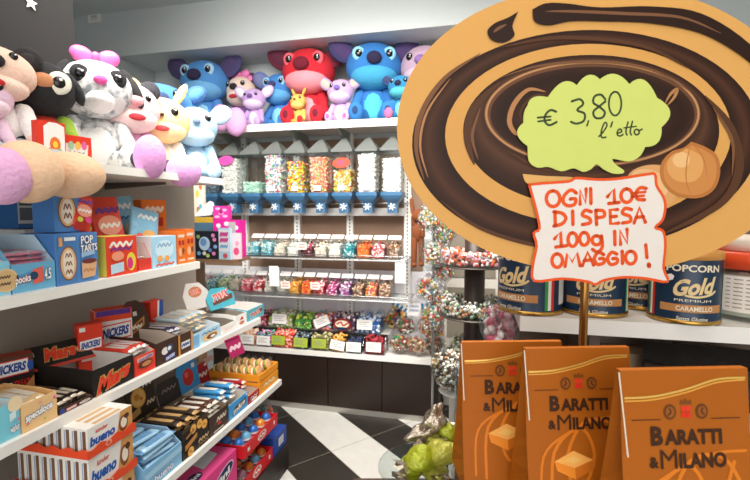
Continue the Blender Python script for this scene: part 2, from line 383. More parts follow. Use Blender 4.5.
# acrylic bins on two wire shelves ------------------------------------------------
pal = {'blue': cm('#5fb5c8', '#d7ecef', '#8fd0de', '#f0e9c8'), 'pale': cm('#e9ddd0', '#d8c9b0', '#f3ede2', '#c7b79f'), 'dark': cm('#6b2b37', '#30303a', '#c9496a', '#e8dfd6'),
       'white': cm('#f2eee8', '#e2dcd2', '#d9d3c0'), 'pink': cm('#f0a9bb', '#ee7fa0', '#f6dfe2', '#f6eef0'), 'teal': cm('#1f8f9c', '#e9efe8', '#38b0b4', '#17606c'), 'orange': cm('#ee7a2f', '#e2482a', '#f2a04f'),
       'red': cm('#d83a3f', '#f2e7e4', '#e8606a', '#f7efee'), 'brown': cm('#8a5a3c', '#c9a27c', '#e2d4c4', '#6a4330'), 'magenta': cm('#c23a86', '#a12f4f', '#e58ab4', '#f0d7e2'), 'purple': cm('#8a5a9c', '#d4b7d6', '#c04f7a', '#efe2ea'),
       'amber': cm('#e2a23a', '#f0c770', '#e98a35'), 'rosy': cm('#e8546a', '#f3b0b4', '#f4e2de', '#ee8a94'), 'green': cm('#c4d79c', '#eef0d9', '#9bc27a', '#f1e9e0'), 'mixed': cm('#e2603a', '#e9b64a', '#f1ece2', '#b9d08a', '#d04f68')}
def acrylic_bin(t, w, d, h, cols, n, heap=.0, size=.0075):
    b = MB(); e = .0025
    b.box(-w/2, w/2, -d/2, d/2, 0, e, CLEAR); b.box(-w/2, w/2, d/2-e, d/2, e, h, CLEAR)
    side = [(-d/2, e), (d/2-e, e), (d/2-e, h), (-d/2+d*.35, h), (-d/2, h*.55)]
    for sx in (-w/2, w/2-e): b.prism(side, -e, 0, CLEAR, T(sx, 0, 0) @ RZ(90))
    b.box(-w/2+e, w/2-e, -d/2, -d/2+e, e, h*.55, CLEAR)
    b.build('bin', t)
    c = MB(); hb = h*.66+heap
    c.box(-w/2+.012, w/2-.012, -d/2+.012, d/2-.012, e+.001, hb*.75, cols[0])
    def pos():
        if random.random() < .4: return (random.uniform(-w/2+.01, w/2-.01), -d/2+.011, random.uniform(.01, h*.55))
        y = random.uniform(-d/2+.01, d/2-.01); return (random.uniform(-w/2+.01, w/2-.01), y, hb*.8+.22*h*(y/d+.5)+random.uniform(-.008, .01))
    bits(c, n, pos, size, cols, (1, 1, .75)); o = c.build('candy_filling', t); o['kind'] = 'stuff'
def lid_card(t, w, d, h):
    MB().box(-w/2+.004, w/2-.004, -.0015, .0015, -.022, .022, mat('#f1efec', .35, 0, 'card', 20, .02), T(0, -d/2+d*.35+.02, h+.008) @ RX(-52)).build('label_card', t)
    MB().ell((w*.3, -d/2+.036, h*.78), (.006, .006, .006), INK, seg=8, rings=6).build('lid_knob', t)
zr1, zr2 = 1.145, .855
row1 = ['blue', 'blue', 'pale', 'white', 'dark', 'pale', 'white', 'teal', 'orange', 'red', 'brown']
row2 = ['pink', 'blue', 'green', 'pale', 'rosy', 'red', 'white', 'white', 'amber', 'orange', 'red', 'magenta', 'purple', 'brown', 'mixed', 'brown']
nm = {'blue': 'pale blue gummies', 'pale': 'beige nougat pieces', 'white': 'white mints', 'dark': 'dark berry drops', 'teal': 'teal gummies', 'orange': 'orange jellies', 'red': 'red and white candies', 'brown': 'brown toffees',
      'pink': 'pink marshmallows', 'green': 'pale green jellies', 'rosy': 'rosy red jellies', 'amber': 'amber drops', 'magenta': 'magenta gums', 'purple': 'purple sweets', 'mixed': 'mixed orange sweets'}
ordn = ['first', 'second', 'third', 'fourth', 'fifth', 'sixth', 'seventh', 'eighth', 'ninth', 'tenth', 'eleventh', 'twelfth', 'thirteenth', 'fourteenth', 'fifteenth', 'sixteenth']
x0, x1 = at_y(248, 245, 3.03).x, at_y(401, 245, 3.03).x; st = (x1-x0)/11
for i, k in enumerate(row1):
    t = thing('candy_bin', 'clear bin of %s, %s from left on upper wire shelf' % (nm[k], ordn[i]), 'candy bin', (x0+st*(i+.5), 3.10, zr1+.012), 0, 'bins on the upper wire shelf')
    acrylic_bin(t, st-.006, .21, .135, pal[k], 120); lid_card(t, st-.006, .21, .135)
x0, x1 = at_y(196, 280, 3.03).x, at_y(392, 280, 3.03).x; st2 = (x1-x0)/16
for i, k in enumerate(row2):
    t = thing('candy_bin', 'clear bin of %s, %s from left on lower wire shelf' % (nm[k], ordn[i]), 'candy bin', (x0+st2*(i+.5), 3.10, zr2+.012), 0, 'bins on the lower wire shelf')
    acrylic_bin(t, st2-.006, .21, .135, pal[k], 120); lid_card(t, st2-.006, .21, .135)
for zz, xa, xb, lab in ((zr1, -1.73, -.47, 'upper bead-edged wire shelf carrying a row of clear bins'), (zr2, -2.25, -.45, 'lower bead-edged wire shelf carrying a row of clear bins')):
    t = thing('wire_shelf', lab, 'shelf', (0, 2.97, zz))
    f = MB().tube([(xa, 0, 0), (xb, 0, 0)], .005, STEEL).tube([(xa, 0, .03), (xb, 0, .03)], .003, STEEL).tube([(xa, .3, 0), (xb, .3, 0)], .005, STEEL).tube([(xa, 0, 0), (xa, .34, 0)], .005, STEEL).tube([(xb, 0, 0), (xb, .34, 0)], .005, STEEL)
    f.build('frame', t)
    g = MB(); k = xa
    while k < xb: g.ell((k, -.009, -.002), (.006, .005, .006), METAL, seg=6, rings=5); k += .014
    g.build('beaded_edge', t)
    w = MB()
    for j in range(8): w.tube([(xa, .03+j*.036, .004), (xb, .03+j*.036, .004)], .0018, STEEL, 5)
    w.build('wires', t)
def tent(px, py, lab, w=.07, h=.05, y=2.945, txt=True, hx='#f6efe9'):
    p = at_y(px, py, y)
    t = thing('price_tag', lab, 'price tag', p); MB().box(-w/2, w/2, -.002, .002, -h/2, h/2, card(hx)).build('card', t)
    if txt:
        l = MB(); rd = card('#e4604e')
        for r_ in (.012, -.008): l.stroke(smooth_line([(-w*.36+k*w*.72/9, r_*h/.05+(.006 if k % 2 else -.006)) for k in range(10)], 3), .004, rd, -.0026)
        l.build('handwriting', t)
tent(302, 246, 'white tag with red handwriting on the upper wire shelf'); tent(285.5, 285, 'white tag with red handwriting, left one on lower wire shelf'); tent(315, 286, 'white tag with red handwriting, right one on lower wire shelf')
for px, py0, py1, lab in ((274, 264, 286, 'stack of white paper candy bags between lower bins on left'), (400, 262, 283, 'stack of white paper bags hung at right of lower bins')):
    p = at_y(px, py1, 2.94); h = (py1-py0)*2.95/435
    mb = MB()
    for k in range(6): mb.box(-.034+.001*k, .034+.001*k, -.006+.002*k, -.0045+.002*k, 0, h-.002*k, WHITE)
    mb.tube([(0, .008, h-.02), (0, .03, h-.02)], .003, STEEL)
    tag(mb.build('paper_bag_stack', None, T(*p)), lab, 'paper bags')

# dark sloped counter ---------------------------------------------------------------
CAB = mat('#24160e', .42, 0, 'laminate', 7, .06)
xs = [-2.0]+[at_y(p, 390, 2.985).x for p in (275, 328, 382, 438.5)]
for i in range(4):
    t = thing('base_cabinet', ['dark brown base cabinet partly behind the orange crate shelf', 'dark brown base cabinet nearest the orange crate, fully seen', 'dark brown base cabinet in the middle under the pick-and-mix', 'dark brown base cabinet at right end under the candy bags'][i], 'cabinet', ((xs[i]+xs[i+1])/2, 2.985, .0421), 0, 'base cabinets under the candy counter')
    w = xs[i+1]-xs[i]-.003
    MB().box(-w/2, w/2, .02, .37, 0, .378, CAB).build('body', t); MB().box(-w/2+.0015, w/2-.0015, 0, .0199, .003, .376, CAB).build('door', t)
t = thing('counter_plinth', 'brushed aluminium plinth under the dark candy counter', 'plinth', (0, 2.985, 0))
MB().box(-2.0, xs[4], .004, .36, 0, .042, mat('#b5b1a9', .35, .6, 'metal', 10, .05)).build('plinth_board', t)
tag(MB().box(-2.0, xs[4]+.012, -.02, .378, .4205, .455, SHELFW).build('pick_and_mix_counter', None, T(0, 2.995, 0)), 'long white countertop carrying the pick-and-mix bins', 'counter')
# pick-and-mix bins on the counter ------------------------------------------------
ZT = .4565
STRIP = MB().box(-1.72, -.62, 3.11, 3.13, ZT, ZT+.115, plastic('#23211f')).build('bin_divider')
tag(STRIP, 'black divider strip between the two rows of pick-and-mix bins', 'divider')
def counter_bin(px0, px1, yy, z, d, h, cols, n, label, cardpos=None, ch='#f4f1ec', tilt=0, size=.011, cz=.5, heap=.03, cw=.055):
    a = at_y(px0, 330, yy).x; b = at_y(px1, 330, yy).x; w = b-a-.006
    t = thing('pick_and_mix_bin', label, 'candy bin', ((a+b)/2, yy+d/2, z), 0, 'pick-and-mix bins on the counter')
    acrylic_bin(t, w, d, h, cols, n, heap, size)
    if cardpos is not None:
        g = MB(); q = cw
        g.box(-q, q, -.0025, 0, -q*.62, q*.62, card(ch)); ik = card('#7d8790')
        for r_ in (.3, .05, -.2): g.stroke([(-q*.7, r_*q), (q*(.6 if r_ != .05 else .3), r_*q)], .0035, ik, -.0031)
        g.build('price_card', t, T(cardpos*w, -d/2-.006, h*cz) @ RX(-8) @ RY(tilt))
twist = lambda *h: cm(*h)
B = counter_bin
B(240, 255, 2.99, ZT, .11, .10, cm('#f0c9a8', '#f4e6d8', '#e9a888', '#f6d9c2'), 90, 'bin of peach sugared sweets at front left of counter', 0, tilt=0)
B(255, 272, 2.99, ZT, .11, .10, cm('#e86aa0', '#5a7fb8', '#3a3f66', '#f2c9dc', '#7fc0a0'), 90, 'bin of pink and blue mixed sweets, front row second from left', 0)
B(272, 293, 2.99, ZT, .11, .12, cm('#ee6a4a', '#f29a86', '#e8483f', '#f5c0b0'), 130, 'bin of coral red jellies with green card, front row', -.2, '#a8bd3c')
B(293, 308.5, 2.99, ZT, .11, .11, cm('#2b3038', '#4a5560', '#1f2328', '#9fb3bb'), 80, 'bin of black liquorice with green card, front row', 0, '#a9bc45')
B(308.5, 330, 2.99, ZT, .11, .115, cm('#8f8a55', '#b3a878', '#6f6a3f', '#cfc79b'), 110, 'bin of olive coloured sweets with green card, front row', 0, '#a3b23e')
B(330, 345, 2.99, ZT, .11, .11, cm('#e2a545', '#f0c070', '#c98a35'), 80, 'bin of golden yellow sweets with tilted card, front row', 0, tilt=8)
B(345, 362.5, 2.99, ZT, .11, .10, cm('#27304f', '#3f4f7e', '#1d2338'), 80, 'bin of navy wrapped sweets with white card, front row', 0)
B(362.5, 385, 2.99, ZT, .11, .12, cm('#8e1f2c', '#b8323f', '#6e1722'), 110, 'bin of dark red berry sweets with white card, front row right end', 0)
ZR = ZT+.11
tag(MB().prism([(0, 0), (.2, 0), (.2, .1085), (0, .1085)], 0, 1.1, plastic('#d8d6d0')).build('riser_step', None, T(-1.72, 3.135, ZT) @ RZ(90) @ T(0, -1.1, 0)), 'pale riser step lifting the back row of bins', 'riser')
B(258, 267, 3.14, ZR, .17, .11, cm('#c0395a', '#e58aa0', '#f4e2e2', '#6a2b48'), 60, 'bin of cherry red twists, back row left end')
B(267, 293, 3.14, ZR, .17, .12, cm('#a8c063', '#eef0e4', '#cfa0a8', '#f4f1e8', '#87a845'), 130, 'bin of green and white wrapped twists with large white card', 0, cz=.62, size=.012, cw=.062)
B(293, 312, 3.14, ZR, .17, .10, cm('#4f9a4a', '#7cbf4f', '#2f6f46', '#e6e25a', '#a9d06c'), 110, 'bin of bright green wrapped sweets, back row', size=.012)
B(312, 332, 3.14, ZR, .17, .12, cm('#e8707f', '#f2b04f', '#7fbfd0', '#f2e6dd', '#d94f8a'), 110, 'bin of pastel mixed sweets with tilted white card', 0, tilt=-24, cz=.6, size=.012, cw=.06)
B(332, 356, 3.14, ZR, .17, .115, cm('#5f3a5e', '#8a5a86', '#c9b7b0', '#3f2c3e', '#efe6e0'), 150, 'bin of purple and brown wrapped sweets, back row', heap=.045, size=.012)
B(356, 381, 3.14, ZR, .17, .115, cm('#2f66b0', '#e9eef4', '#8fb4df', '#f6f6f4'), 140, 'bin of blue and white wrapped mints with white card', -.15, cz=.6, heap=.045, size=.012, cw=.06)
p = at_y(342, 318, 3.125)
t = thing('candy_pouch', 'oval red and cream pouch standing before the purple wrapped sweets', 'pouch', (p.x, 3.132, ZR+.004))
e = MB().prism(oval(0, .055, .07, .05, 30), -.006, 0, card('#8c2f2c')); e.poly(oval(0, .06, .055, .03, 24), card('#efe2cf'), -.0066); e.poly(oval(.0, .025, .05, .013, 24), card('#28324f'), -.0068)
e.stroke(smooth_line([(-.04, .06), (-.01, .075), (.01, .05), (.045, .07)]), .012, card('#c04a3c'), -.0074); e.build('pouch_front', t)
# heap of clear bags at the right end of the counter
def lump(n, c, r, seed, M=None, amp=.18, seg=22, rings=14):
    rnd = random.Random(seed); ph = [(Vector((rnd.uniform(-1, 1), rnd.uniform(-1, 1), rnd.uniform(-1, 1)))*5, rnd.random()*6) for _ in range(5)]
    mb = MB(); mb.ell((0, 0, 0), (1, 1, 1), n, seg=seg, rings=rings)
    out = []
    for v in mb.v:
        q = Vector(v); k = 1+amp*sum(math.sin(a.dot(q)+b) for a, b in ph)/2.5
        out.append((c[0]+q.x*r[0]*k, c[1]+q.y*r[1]*k, c[2]+q.z*r[2]*k))
    mb.v = out; return mb
def candy_bag(loc, r, cols, label, seed, group=None, n=60, size=.014, neck=True, rot=I4):
    t = thing('candy_bag', label, 'candy bag', M=T(*loc) @ rot, group=group)
    b = lump(CRINKLE, (0, 0, 0), r, seed)
    if neck:
        b.tube([(0, 0, r[2]*.85), (.003, 0, r[2]*1.1), (.008, .004, r[2]*1.55)], [r[0]*.35, r[0]*.14, r[0]*.5], CRINKLE, 9, None, False)
    b.build('film', t)
    c = MB(); rnd = random
    def pos():
        while True:
            q = Vector((rnd.uniform(-1, 1), rnd.uniform(-1, 1), rnd.uniform(-1, .8)))
            if .5 < q.length < .95: break
        return (q.x*r[0]*.82, q.y*r[1]*.8, q.z*r[2]*.82)
    bits(c, n, pos, size, cols, (1.15, .8, .7)); o = c.build('candy_filling', t); o['kind'] = 'stuff'
    return t
xmas = cm('#2f7a4f', '#c23a2e', '#efe6d8', '#d99a3f', '#6a4a36', '#f4efe6', '#3f9a63', '#8a2f2a')
gold = cm('#c98a45', '#e2c79c', '#7a5a40', '#efe6d6', '#b8542f')
dkmix = cm('#4a5a4a', '#8a3a2a', '#c9b79a', '#2f4f42', '#a86a3c')
for i, (px, py, yy, rx, rz_, cols, lab) in enumerate([(400, 343, 3.05, .085, .072, xmas, 'clear bag of red and green sweets at left of the counter heap'), (417, 346, 3.04, .09, .07, gold, 'clear bag of golden brown toffees at front of the counter heap'),
        (434, 346, 3.06, .07, .075, dkmix, 'clear bag of dark mixed sweets at right of the counter heap'), (405, 326, 3.17, .09, .07, xmas, 'clear bag of red and green sweets lying on top of the counter heap'), (429, 328, 3.18, .085, .075, gold, 'clear bag of brown sweets below the right striped pouch')]):
    p = at_y(px, py, yy); candy_bag((p.x, yy, max(p.z, ZT+rz_*1.15)), (rx, .06, rz_), cols, lab, 30+i, 'clear bags heaped on the counter', 190, .0135, False)
def pouch(px, py, w, h, yaw, tilt, lab, swirl):
    p = at_y(px, py, 3.26); t = thing('striped_pouch', lab, 'candy pouch', M=T(p.x, 3.3 if swirl else 3.32, p.z) @ RZ(yaw) @ RY(tilt), group='striped candy pouches')
    b = MB(); b.ell((0, .01, 0), (w/2, .035, h/2), CRINKLE, seg=16, rings=10); b.build('film', t)
    hd = MB(); k = 9
    for j in range(k): hd.box(-w/2+w*j/k, -w/2+w*(j+1)/k, -.004, .004, h*.36, h*.52, card('#1f86c0') if j % 2 == 0 else WHITE)
    hd.build('striped_header', t)
    c = MB()
    bits(c, 120, lambda: (random.uniform(-.4, .4)*w, random.uniform(-.02, .0), random.uniform(-.42, .33)*h), .013, cm('#c8322e', '#e8913a', '#3f9a4a', '#f2e6d2', '#6a3a8a', '#e2c43a', '#22222a'), (1, .5, 1))
    o = c.build('candy_filling', t); o['kind'] = 'stuff'
    if swirl:
        s = MB(); s.stroke([(.028*(1-k/40)*math.cos(k*.42), .028*(1-k/40)*math.sin(k*.42)-.03) for k in range(36)], .006, card('#e6e2dc'), -.027); s.build('printed_swirl', t)
pouch(395, 319, .16, .2, 0, 28, 'blue striped candy pouch leaning left at back of counter heap', False)
pouch(433, 322, .17, .26, -8, -6, 'blue striped candy pouch standing upright at right counter end', True)
p = at_y(414, 309, 3.2)
t = thing('handwritten_sign', 'white card with blue handwriting behind the counter candy bags', 'sign', M=T(*p) @ RX(-6)); MB().box(-.05, .05, -.002, .002, -.05, .045, WHITE).build('card', t)
g = MB()
for r_ in (.02, -.012): g.stroke(smooth_line([(-.034+k*.0085, r_+(.01 if k % 2 else -.008)) for k in range(9)], 3), .005, card('#6f86b8'), -.0026)
g.build('handwriting', t)

# monkey plush, hanging bags, candy tower ------------------------------------------
def capsule(mb, a, b, r0, r1, m, seg=14):
    a = Vector(a); b = Vector(b); pts = []; rs = []
    for k in range(4): q = k/3*math.pi/2; pts.append(a+(a-b).normalized()*r0*math.cos(q)); rs.append(max(r0*math.sin(q), .0008))
    for k in range(3, -1, -1): q = k/3*math.pi/2; pts.append(b+(b-a).normalized()*r1*math.cos(q)); rs.append(max(r1*math.sin(q), .0008))
    return mb.tube(pts, rs, m, seg, None, False)
p = at_y(418, 221, 2.93)
t = thing('plush_monkey', 'brown plush monkey hanging by one raised arm beside the white upright', 'plush toy', (p.x, 2.93, p.z), 8)
mk = plush_m('#7a4220')
b = MB().ell((0, 0, -.075), (.043, .036, .068), mk); capsule(b, (-.025, 0, -.02), (-.045, .0, .14), .018, .014, mk); capsule(b, (.03, -.01, -.035), (.035, -.03, -.1), .018, .013, mk)
capsule(b, (-.022, -.005, -.125), (-.026, -.012, -.285), .021, .017, mk); capsule(b, (.022, -.005, -.125), (.024, -.012, -.28), .021, .017, mk)
b.ell((-.026, -.025, -.295), (.02, .032, .016), mk).ell((.024, -.025, -.29), (.02, .032, .016), mk); b.build('body', t)
MB().ell((.01, -.012, .035), (.05, .046, .048), mk).build('head', t)
MB().ell((.03, -.05, .02), (.03, .02, .026), plush_m('#ecd3b4')).ell((.03, -.04, .045), (.03, .018, .018), plush_m('#ecd3b4')).build('face', t)
for sx in (-.04, .062): MB().ell((sx, -.005, .04), (.014, .008, .017), plush_m('#d9b48c')).build('ear', t)
for sx in (.02, .04): MB().ell((sx, -.058, .045), (.005, .004, .006), plastic('#1b1715', .15), seg=8, rings=6).build('eye', t)
MB().ell((.031, -.07, .028), (.006, .004, .004), INK, seg=8, rings=6).build('nose', t)
mixc = cm('#e0603f', '#f2ede4', '#58a0a8', '#e9b64a', '#d8d2c8', '#c23a3a', '#8fae5a', '#f6f2ea')
pole = at_y(433, 260, 2.82)
t = thing('display_stand', 'slim steel display stand carrying the hanging clear candy bags', 'stand', (pole.x, 2.86, 0))
MB().tube([(0, 0, .012), (0, 0, 1.75)], .009, STEEL).build('pole', t); MB().lathe([(0, .0), (.13, 0), (.13, .008), (.02, .014), (0, .014)], STEEL).build('base', t)
hk = [(430, 218, -.03), (444, 232, .0), (433, 253, -.045), (444, 268, .02), (428, 288, -.03), (443, 301, -.01), (432, 316, -.05)]
for i, (px, py, dy) in enumerate(hk):
    p = at_y(px, py, 2.74+dy)
    candy_bag(p, (.078, .05, .09), mixc, ['clear bag of mixed sweets, topmost on the hanging stand', 'clear bag of mixed sweets hanging just under the large oval sign edge', 'clear bag of mixed sweets hanging level with the monkey feet', 'clear bag of mixed sweets right side of stand beside orange candy tray', 'clear bag of mixed sweets on left of stand above the white notice', 'clear bag of mixed sweets, right side, above the striped pouch', 'clear bag of mixed sweets, lowest on the hanging stand'][i], 60+i, 'clear candy bags on the hanging stand', 150, .011)
tw = Vector((0.0, 2.2, 0))
t = thing('candy_tower', 'dark column tower with round candy trays behind the orange gift boxes', 'display', tw)
MB().lathe([(0, .03), (.05, .03), (.05, 1.62), (0, 1.62)], mat('#3a2b23', .45, 0, 'laminate', 8, .06)).build('column', t)
MB().lathe([(0, 0), (.16, 0), (.16, .03), (0, .03)], mat('#332822', .45, 0, 'laminate', 8, .06), 36).build('base', t)
trays = [(1.232, ['#e9733f', '#f4efe8', '#f2b0c4', '#8a4a2f', '#f6f3ee', '#e25a4a'], 'orange and white candies'), (.985, ['#2e3430', '#f2f0ea', '#8fae8a', '#efece6', '#c98a5a'], 'black and white candies'), (.80, ['#9aa86a', '#d8d0b8', '#5f6a48', '#efe9da'], 'green candies'), (.72, ['#e6dfd2', '#4a4038', '#b58a4f', '#f2eee6'], 'mixed pearls')]
for k, (z, cs, what) in enumerate(trays[:3]):
    rr = .172 if k < 2 else .12
    tr = MB().lathe([(.051, 0), (rr, 0), (rr+.004, .075 if k < 2 else .05), (rr, .075 if k < 2 else .05), (rr-.004, .004), (.051, .004)], CLEAR, 40); trm = MB().lathe([(.051, -.006), (rr+.006, -.006), (rr+.006, -.001), (.051, -.001)], mat('#4d443c', .4, .3, 'metal', 9, .05), 40)
    trm.build('tray', t); o = tr.build('clear_rim', t); c = MB(); cc = cm(*cs)
    def pos():
        a = random.random()*2*math.pi; r_ = rr-.014 if random.random() < .5 else random.uniform(.065, rr-.012); return (r_*math.cos(a), r_*math.sin(a), random.uniform(.01, .07 if k < 2 else .045))
    bits(c, 620 if k < 2 else 250, pos, .0095, cc, (1, 1, .8)); o = c.build('candy_filling', t, T(0, 0, z)); o['kind'] = 'stuff'
    for ch in list(t.children):
        if ch.name.split('.')[0] in ('tray', 'clear_rim') and ch.matrix_basis.translation.z == 0: ch.matrix_basis = T(0, 0, z)
p = at_y(457, 349, 2.12)
t = thing('candy_bowl', 'round clear bowl of dark and white pearls low beside the orange box', 'bowl', (p.x, 2.02, .66)); mb = MB()
prof = [(0, 0), (.05, .003), (.1, .04), (.12, .1), (.105, .16), (.101, .16), (.116, .1), (.097, .043), (.05, .007), (0, .005)]
mb.lathe(prof, GLASS, 30).build('glass_bowl', t); c = MB(); cc = cm(*trays[3][1])
def pos():
    a = random.random()*2*math.pi; z = random.uniform(.012, .16); r_ = .1*math.sqrt(max(.02, 1-((z-.1)/.1)**2)) if z < .1 else .105
    r_ = min(r_, .105)*(1 if random.random() < .5 and z < .14 else math.sqrt(random.random())); return (r_*math.cos(a), r_*math.sin(a), z)
o = bits(c, 560, pos, .009, cc).build('candy_filling', t); o['kind'] = 'stuff'
tag(MB().lathe([(0, 0), (.036, 0), (.036, .02), (.03, .03), (.03, .64), (.08, .655), (0, .655)], mat('#e4e1da', .4, 0, 'paint', 8, .03)).build('pedestal', None, T(p.x, 2.02, 0)), 'white pedestal under the round clear candy bowl', 'pedestal')
# shallow display cabinet behind the tower
t = thing('wall_cabinet', 'white wall cabinet with dark glass panes behind the candy tower', 'cabinet', (.2, 3.3, 0)); 
MB().box(-.42, .8, 0, .07, .0, 1.9, mat('#d9d4ca', .5, 0, 'laminate', 5, .04)).build('body', t)
for k in range(3):
    for r_ in range(4): MB().box(-.40+k*.4, -.05+k*.4, -.012, -.0005, .08+r_*.46, .46+r_*.46, mat('#8d8577', .2, 0, 'glass', 6, .1)).build('glass_door', t)
# ------------------------------------------------------------------ plush toys
EYE_B = plastic('#141214', .12); GLINT = plastic('#ffffff', .2)
def plush(label, loc, rz, h, fur, muzzle=None, belly=None, inner=None, nose='#2a2440', head=(.30, .25, .27), ears='koala', ear_m=None, feet=None, foot_c=None, sole=None,
          arm_c=None, shirt=None, nose_r=(.07, .05, .055), mouth=None, bow=None, turn=0, tilt=0, eye=(.14, .78, .042), earsz=1.0, fat=1.0, leg_c=None, head_at=(0, -.03, .69), arms=True, legs=True, patch=None, mzs=1.0, group='plush toys'):
    t = thing('plush_toy', label, 'plush toy', loc, rz, group)
    F = fur if not isinstance(fur, str) else plush_m(fur)
    P = lambda c, d=None: d if c is None else (plush_m(c) if isinstance(c, str) else c)
    MZ, BL, IN, EM = P(muzzle, F), P(belly), P(inner, F), P(ear_m, F); S = lambda *v: tuple(x*h for x in v)
    Winv = (T(*loc) @ RZ(rz)).inverted()
    TM = P(shirt, F)
    b = MB(); b.ell(S(0, .02, .235), S(.19*fat, .155, .245), TM)
    if BL: b.ell(S(0, -.025, .225), S(.145*fat, .125, .195), BL)
    b.build('body', t)
    H = T(*S(*head_at)) @ RZ(turn) @ RY(tilt)
    hx, hy, hz = head
    hb = MB(); hb.ell((0, 0, 0), S(hx, hy, hz), F, seg=26, rings=18)
    HD = hb.build('head', t, H)
    if muzzle: MB().ell(S(0, -.06-.1*(1-mzs), -.12), S(hx*.84*mzs, hy*.84, hz*.56*(.4+.6*mzs)), MZ, seg=24, rings=14).build('muzzle', HD)
    nz = hy+.045 if muzzle else hy
    if nose: MB().ell(S(0, -nz+.03, .03), S(*nose_r), plush_m(nose)).build('nose', HD)
    ex, ez, er = eye; ez = ez-.69
    for sx in (-1, 1):
        k = max(.05, 1-(ex/hx)**2-(ez/hz)**2); yy = -hy*math.sqrt(k)
        e = MB()
        if patch: e.ell(S(sx*ex, yy+.01, ez), S(er*1.75, er*.7, er*1.9), P(patch), RY(sx*15))
        e.ell(S(sx*ex, yy-.008, ez), S(er, er*.6, er*1.1), EYE_B, seg=12, rings=8); e.ell(S(sx*ex+.012, yy-.008-er*.5, ez+er*.4), S(er*.25, er*.2, er*.25), GLINT, seg=6, rings=5)
        e.build('eye', HD)
        q = earsz; e = MB()
        if ears == 'koala':
            B = T(*S(sx*(hx*.93+.07*q), .0, hz*.60+.03*q)) @ RY(sx*52); e.ell((0, 0, 0), S(.135*q, .05, .19*q), EM, M=B); e.ell(S(0, -.022, -.0), S(.095*q, .038, .145*q), IN, M=B)
        elif ears == 'round':
            B = T(*S(sx*hx*.72, .02, hz*.82)) @ RY(sx*20); e.ell((0, 0, 0), S(.105*q, .05, .105*q), EM, M=B); e.ell(S(0, -.025, -.0), S(.06*q, .03, .06*q), IN, M=B)
        elif ears == 'long':
            B = T(*S(sx*hx*.5, .03, hz*.85)) @ RY(sx*28) @ T(*S(0, 0, .13*q)); e.ell((0, 0, 0), S(.06*q, .04, .18*q), EM, M=B); e.ell(S(0, -.018, -.01), S(.035*q, .03, .13*q), IN, M=B)
        elif ears == 'flop':
            B = T(*S(sx*(hx*.95), -.01, hz*.15)) @ RY(-sx*22); e.ell((0, 0, 0), S(.06*q, .09*q, .2*q), EM, M=B); e.ell(S(sx*.01, -.03, -.02), S(.055*q, .07*q, .15*q), IN, M=B)
        e.build('ear', HD)
        if arms:
            a = MB(); capsule(a, S(sx*.165*fat, 0, .40), S(sx*.235*fat, -.13, .17), .072*h, .06*h, P(arm_c, TM)); a.ell(S(sx*.238*fat, -.145, .155), S(.066, .066, .062), P(arm_c, F)); a.build('arm', t)
        if legs:
            l = MB(); fc = P(foot_c, F); i = 0 if sx < 0 else 1
            if feet: c, r_ = feet[i]; c = Winv @ Vector(c); 
            else: c, r_ = Vector(S(sx*.19*fat, -.30, .113)), S(.09, .065, .112)
            capsule(l, S(sx*.12*fat, -.05, .10), c-(c-Vector(S(sx*.12*fat, -.05, .1))).normalized()*r_[1]*.6, .088*h, max(.06*h, r_[0]*.6), P(leg_c, F)); l.build('leg', t)
            f = MB(); f.ell(c, r_, fc, seg=36, rings=24)
            if sole: f.ell(c+Vector((0, -r_[1]*.55, 0)), (r_[0]*.6, r_[1]*.5, r_[2]*.62), P(sole))
            f.build('foot', t)
    if mouth: MB().ell(S(0, -nz+.02, -.13), S(.08, .03, .035), plush_m(mouth)).build('mouth', HD)
    if bow:
        bm = MB(); f = mat(bow, .35, 0, 'satin', 30, .08)
        for sx in (-1, 1): bm.ell(S(sx*.095, -.02, hz+.03), S(.09, .05, .07), f, RY(-sx*22)); 
        bm.ell(S(0, -.03, hz+.03), S(.035, .045, .04), f); bm.build('bow', HD)
    return t
NZ = 2.1265
def niche(px, ph, label, y=3.2, rz=6, zoff=0, **k):
    p = at_y(px, 120, y); h = ph*1.0*p.y/(F_PX*.985)
    return plush(label, (p.x, y, NZ+zoff), rz, h, group='plush toys on the rear shelf', **k)
PB, PB2, EARD = '#4a86c8', '#86c4e6', '#4b3f66'
niche(207, 77, 'big blue plush with dark ears, leftmost on the rear shelf', 3.19, 4, fur='#4d8ccb', muzzle='#6fb0e0', belly='#9ad4ee', inner=EARD, ear_m='#4a4470', head=(.34, .26, .29), nose_r=(.1, .06, .075), earsz=1.02, eye=(.17, .80, .045), patch='#a8d4ee')
p1 = at_y(221, 118, 2.93); p2 = at_y(236, 122, 2.93)
niche(243, 62, 'plush with cream face and pink ears whose large lilac feet overhang the rear shelf', 3.27, -4, fur='#ecd2c2', muzzle='#f0dccd', nose='#2a2228', ear_m='#5a3550', inner='#e28ab8', ears='round', bow='#e078b0', mouth='#c8303a', shirt='#9a70b8', feet=[(p1, (.075, .06, .10)), (p2, (.08, .06, .105))], foot_c='#dfa6d6', arm_c='#b78ac8', head=(.26, .22, .25))
niche(255, 42, 'small lilac plush with big pale ears beside the lilac feet', 3.08, 4, fur='#b79acb', muzzle='#d9c4e4', belly='#e6d6ec', inner='#ead8e2', ear_m='#c7b0d4', nose='#6a4a8a', earsz=1.0, head=(.3, .25, .26))
niche(281, 60, 'medium blue plush with slate ears between lilac plush and red plush', 3.24, -4, fur='#3f7cc0', muzzle='#58a0d8', belly='#7fc8e0', inner='#7a80ac', ear_m='#6a78ac', nose='#3a3a66', head=(.3, .25, .26), patch='#8fc4e4')
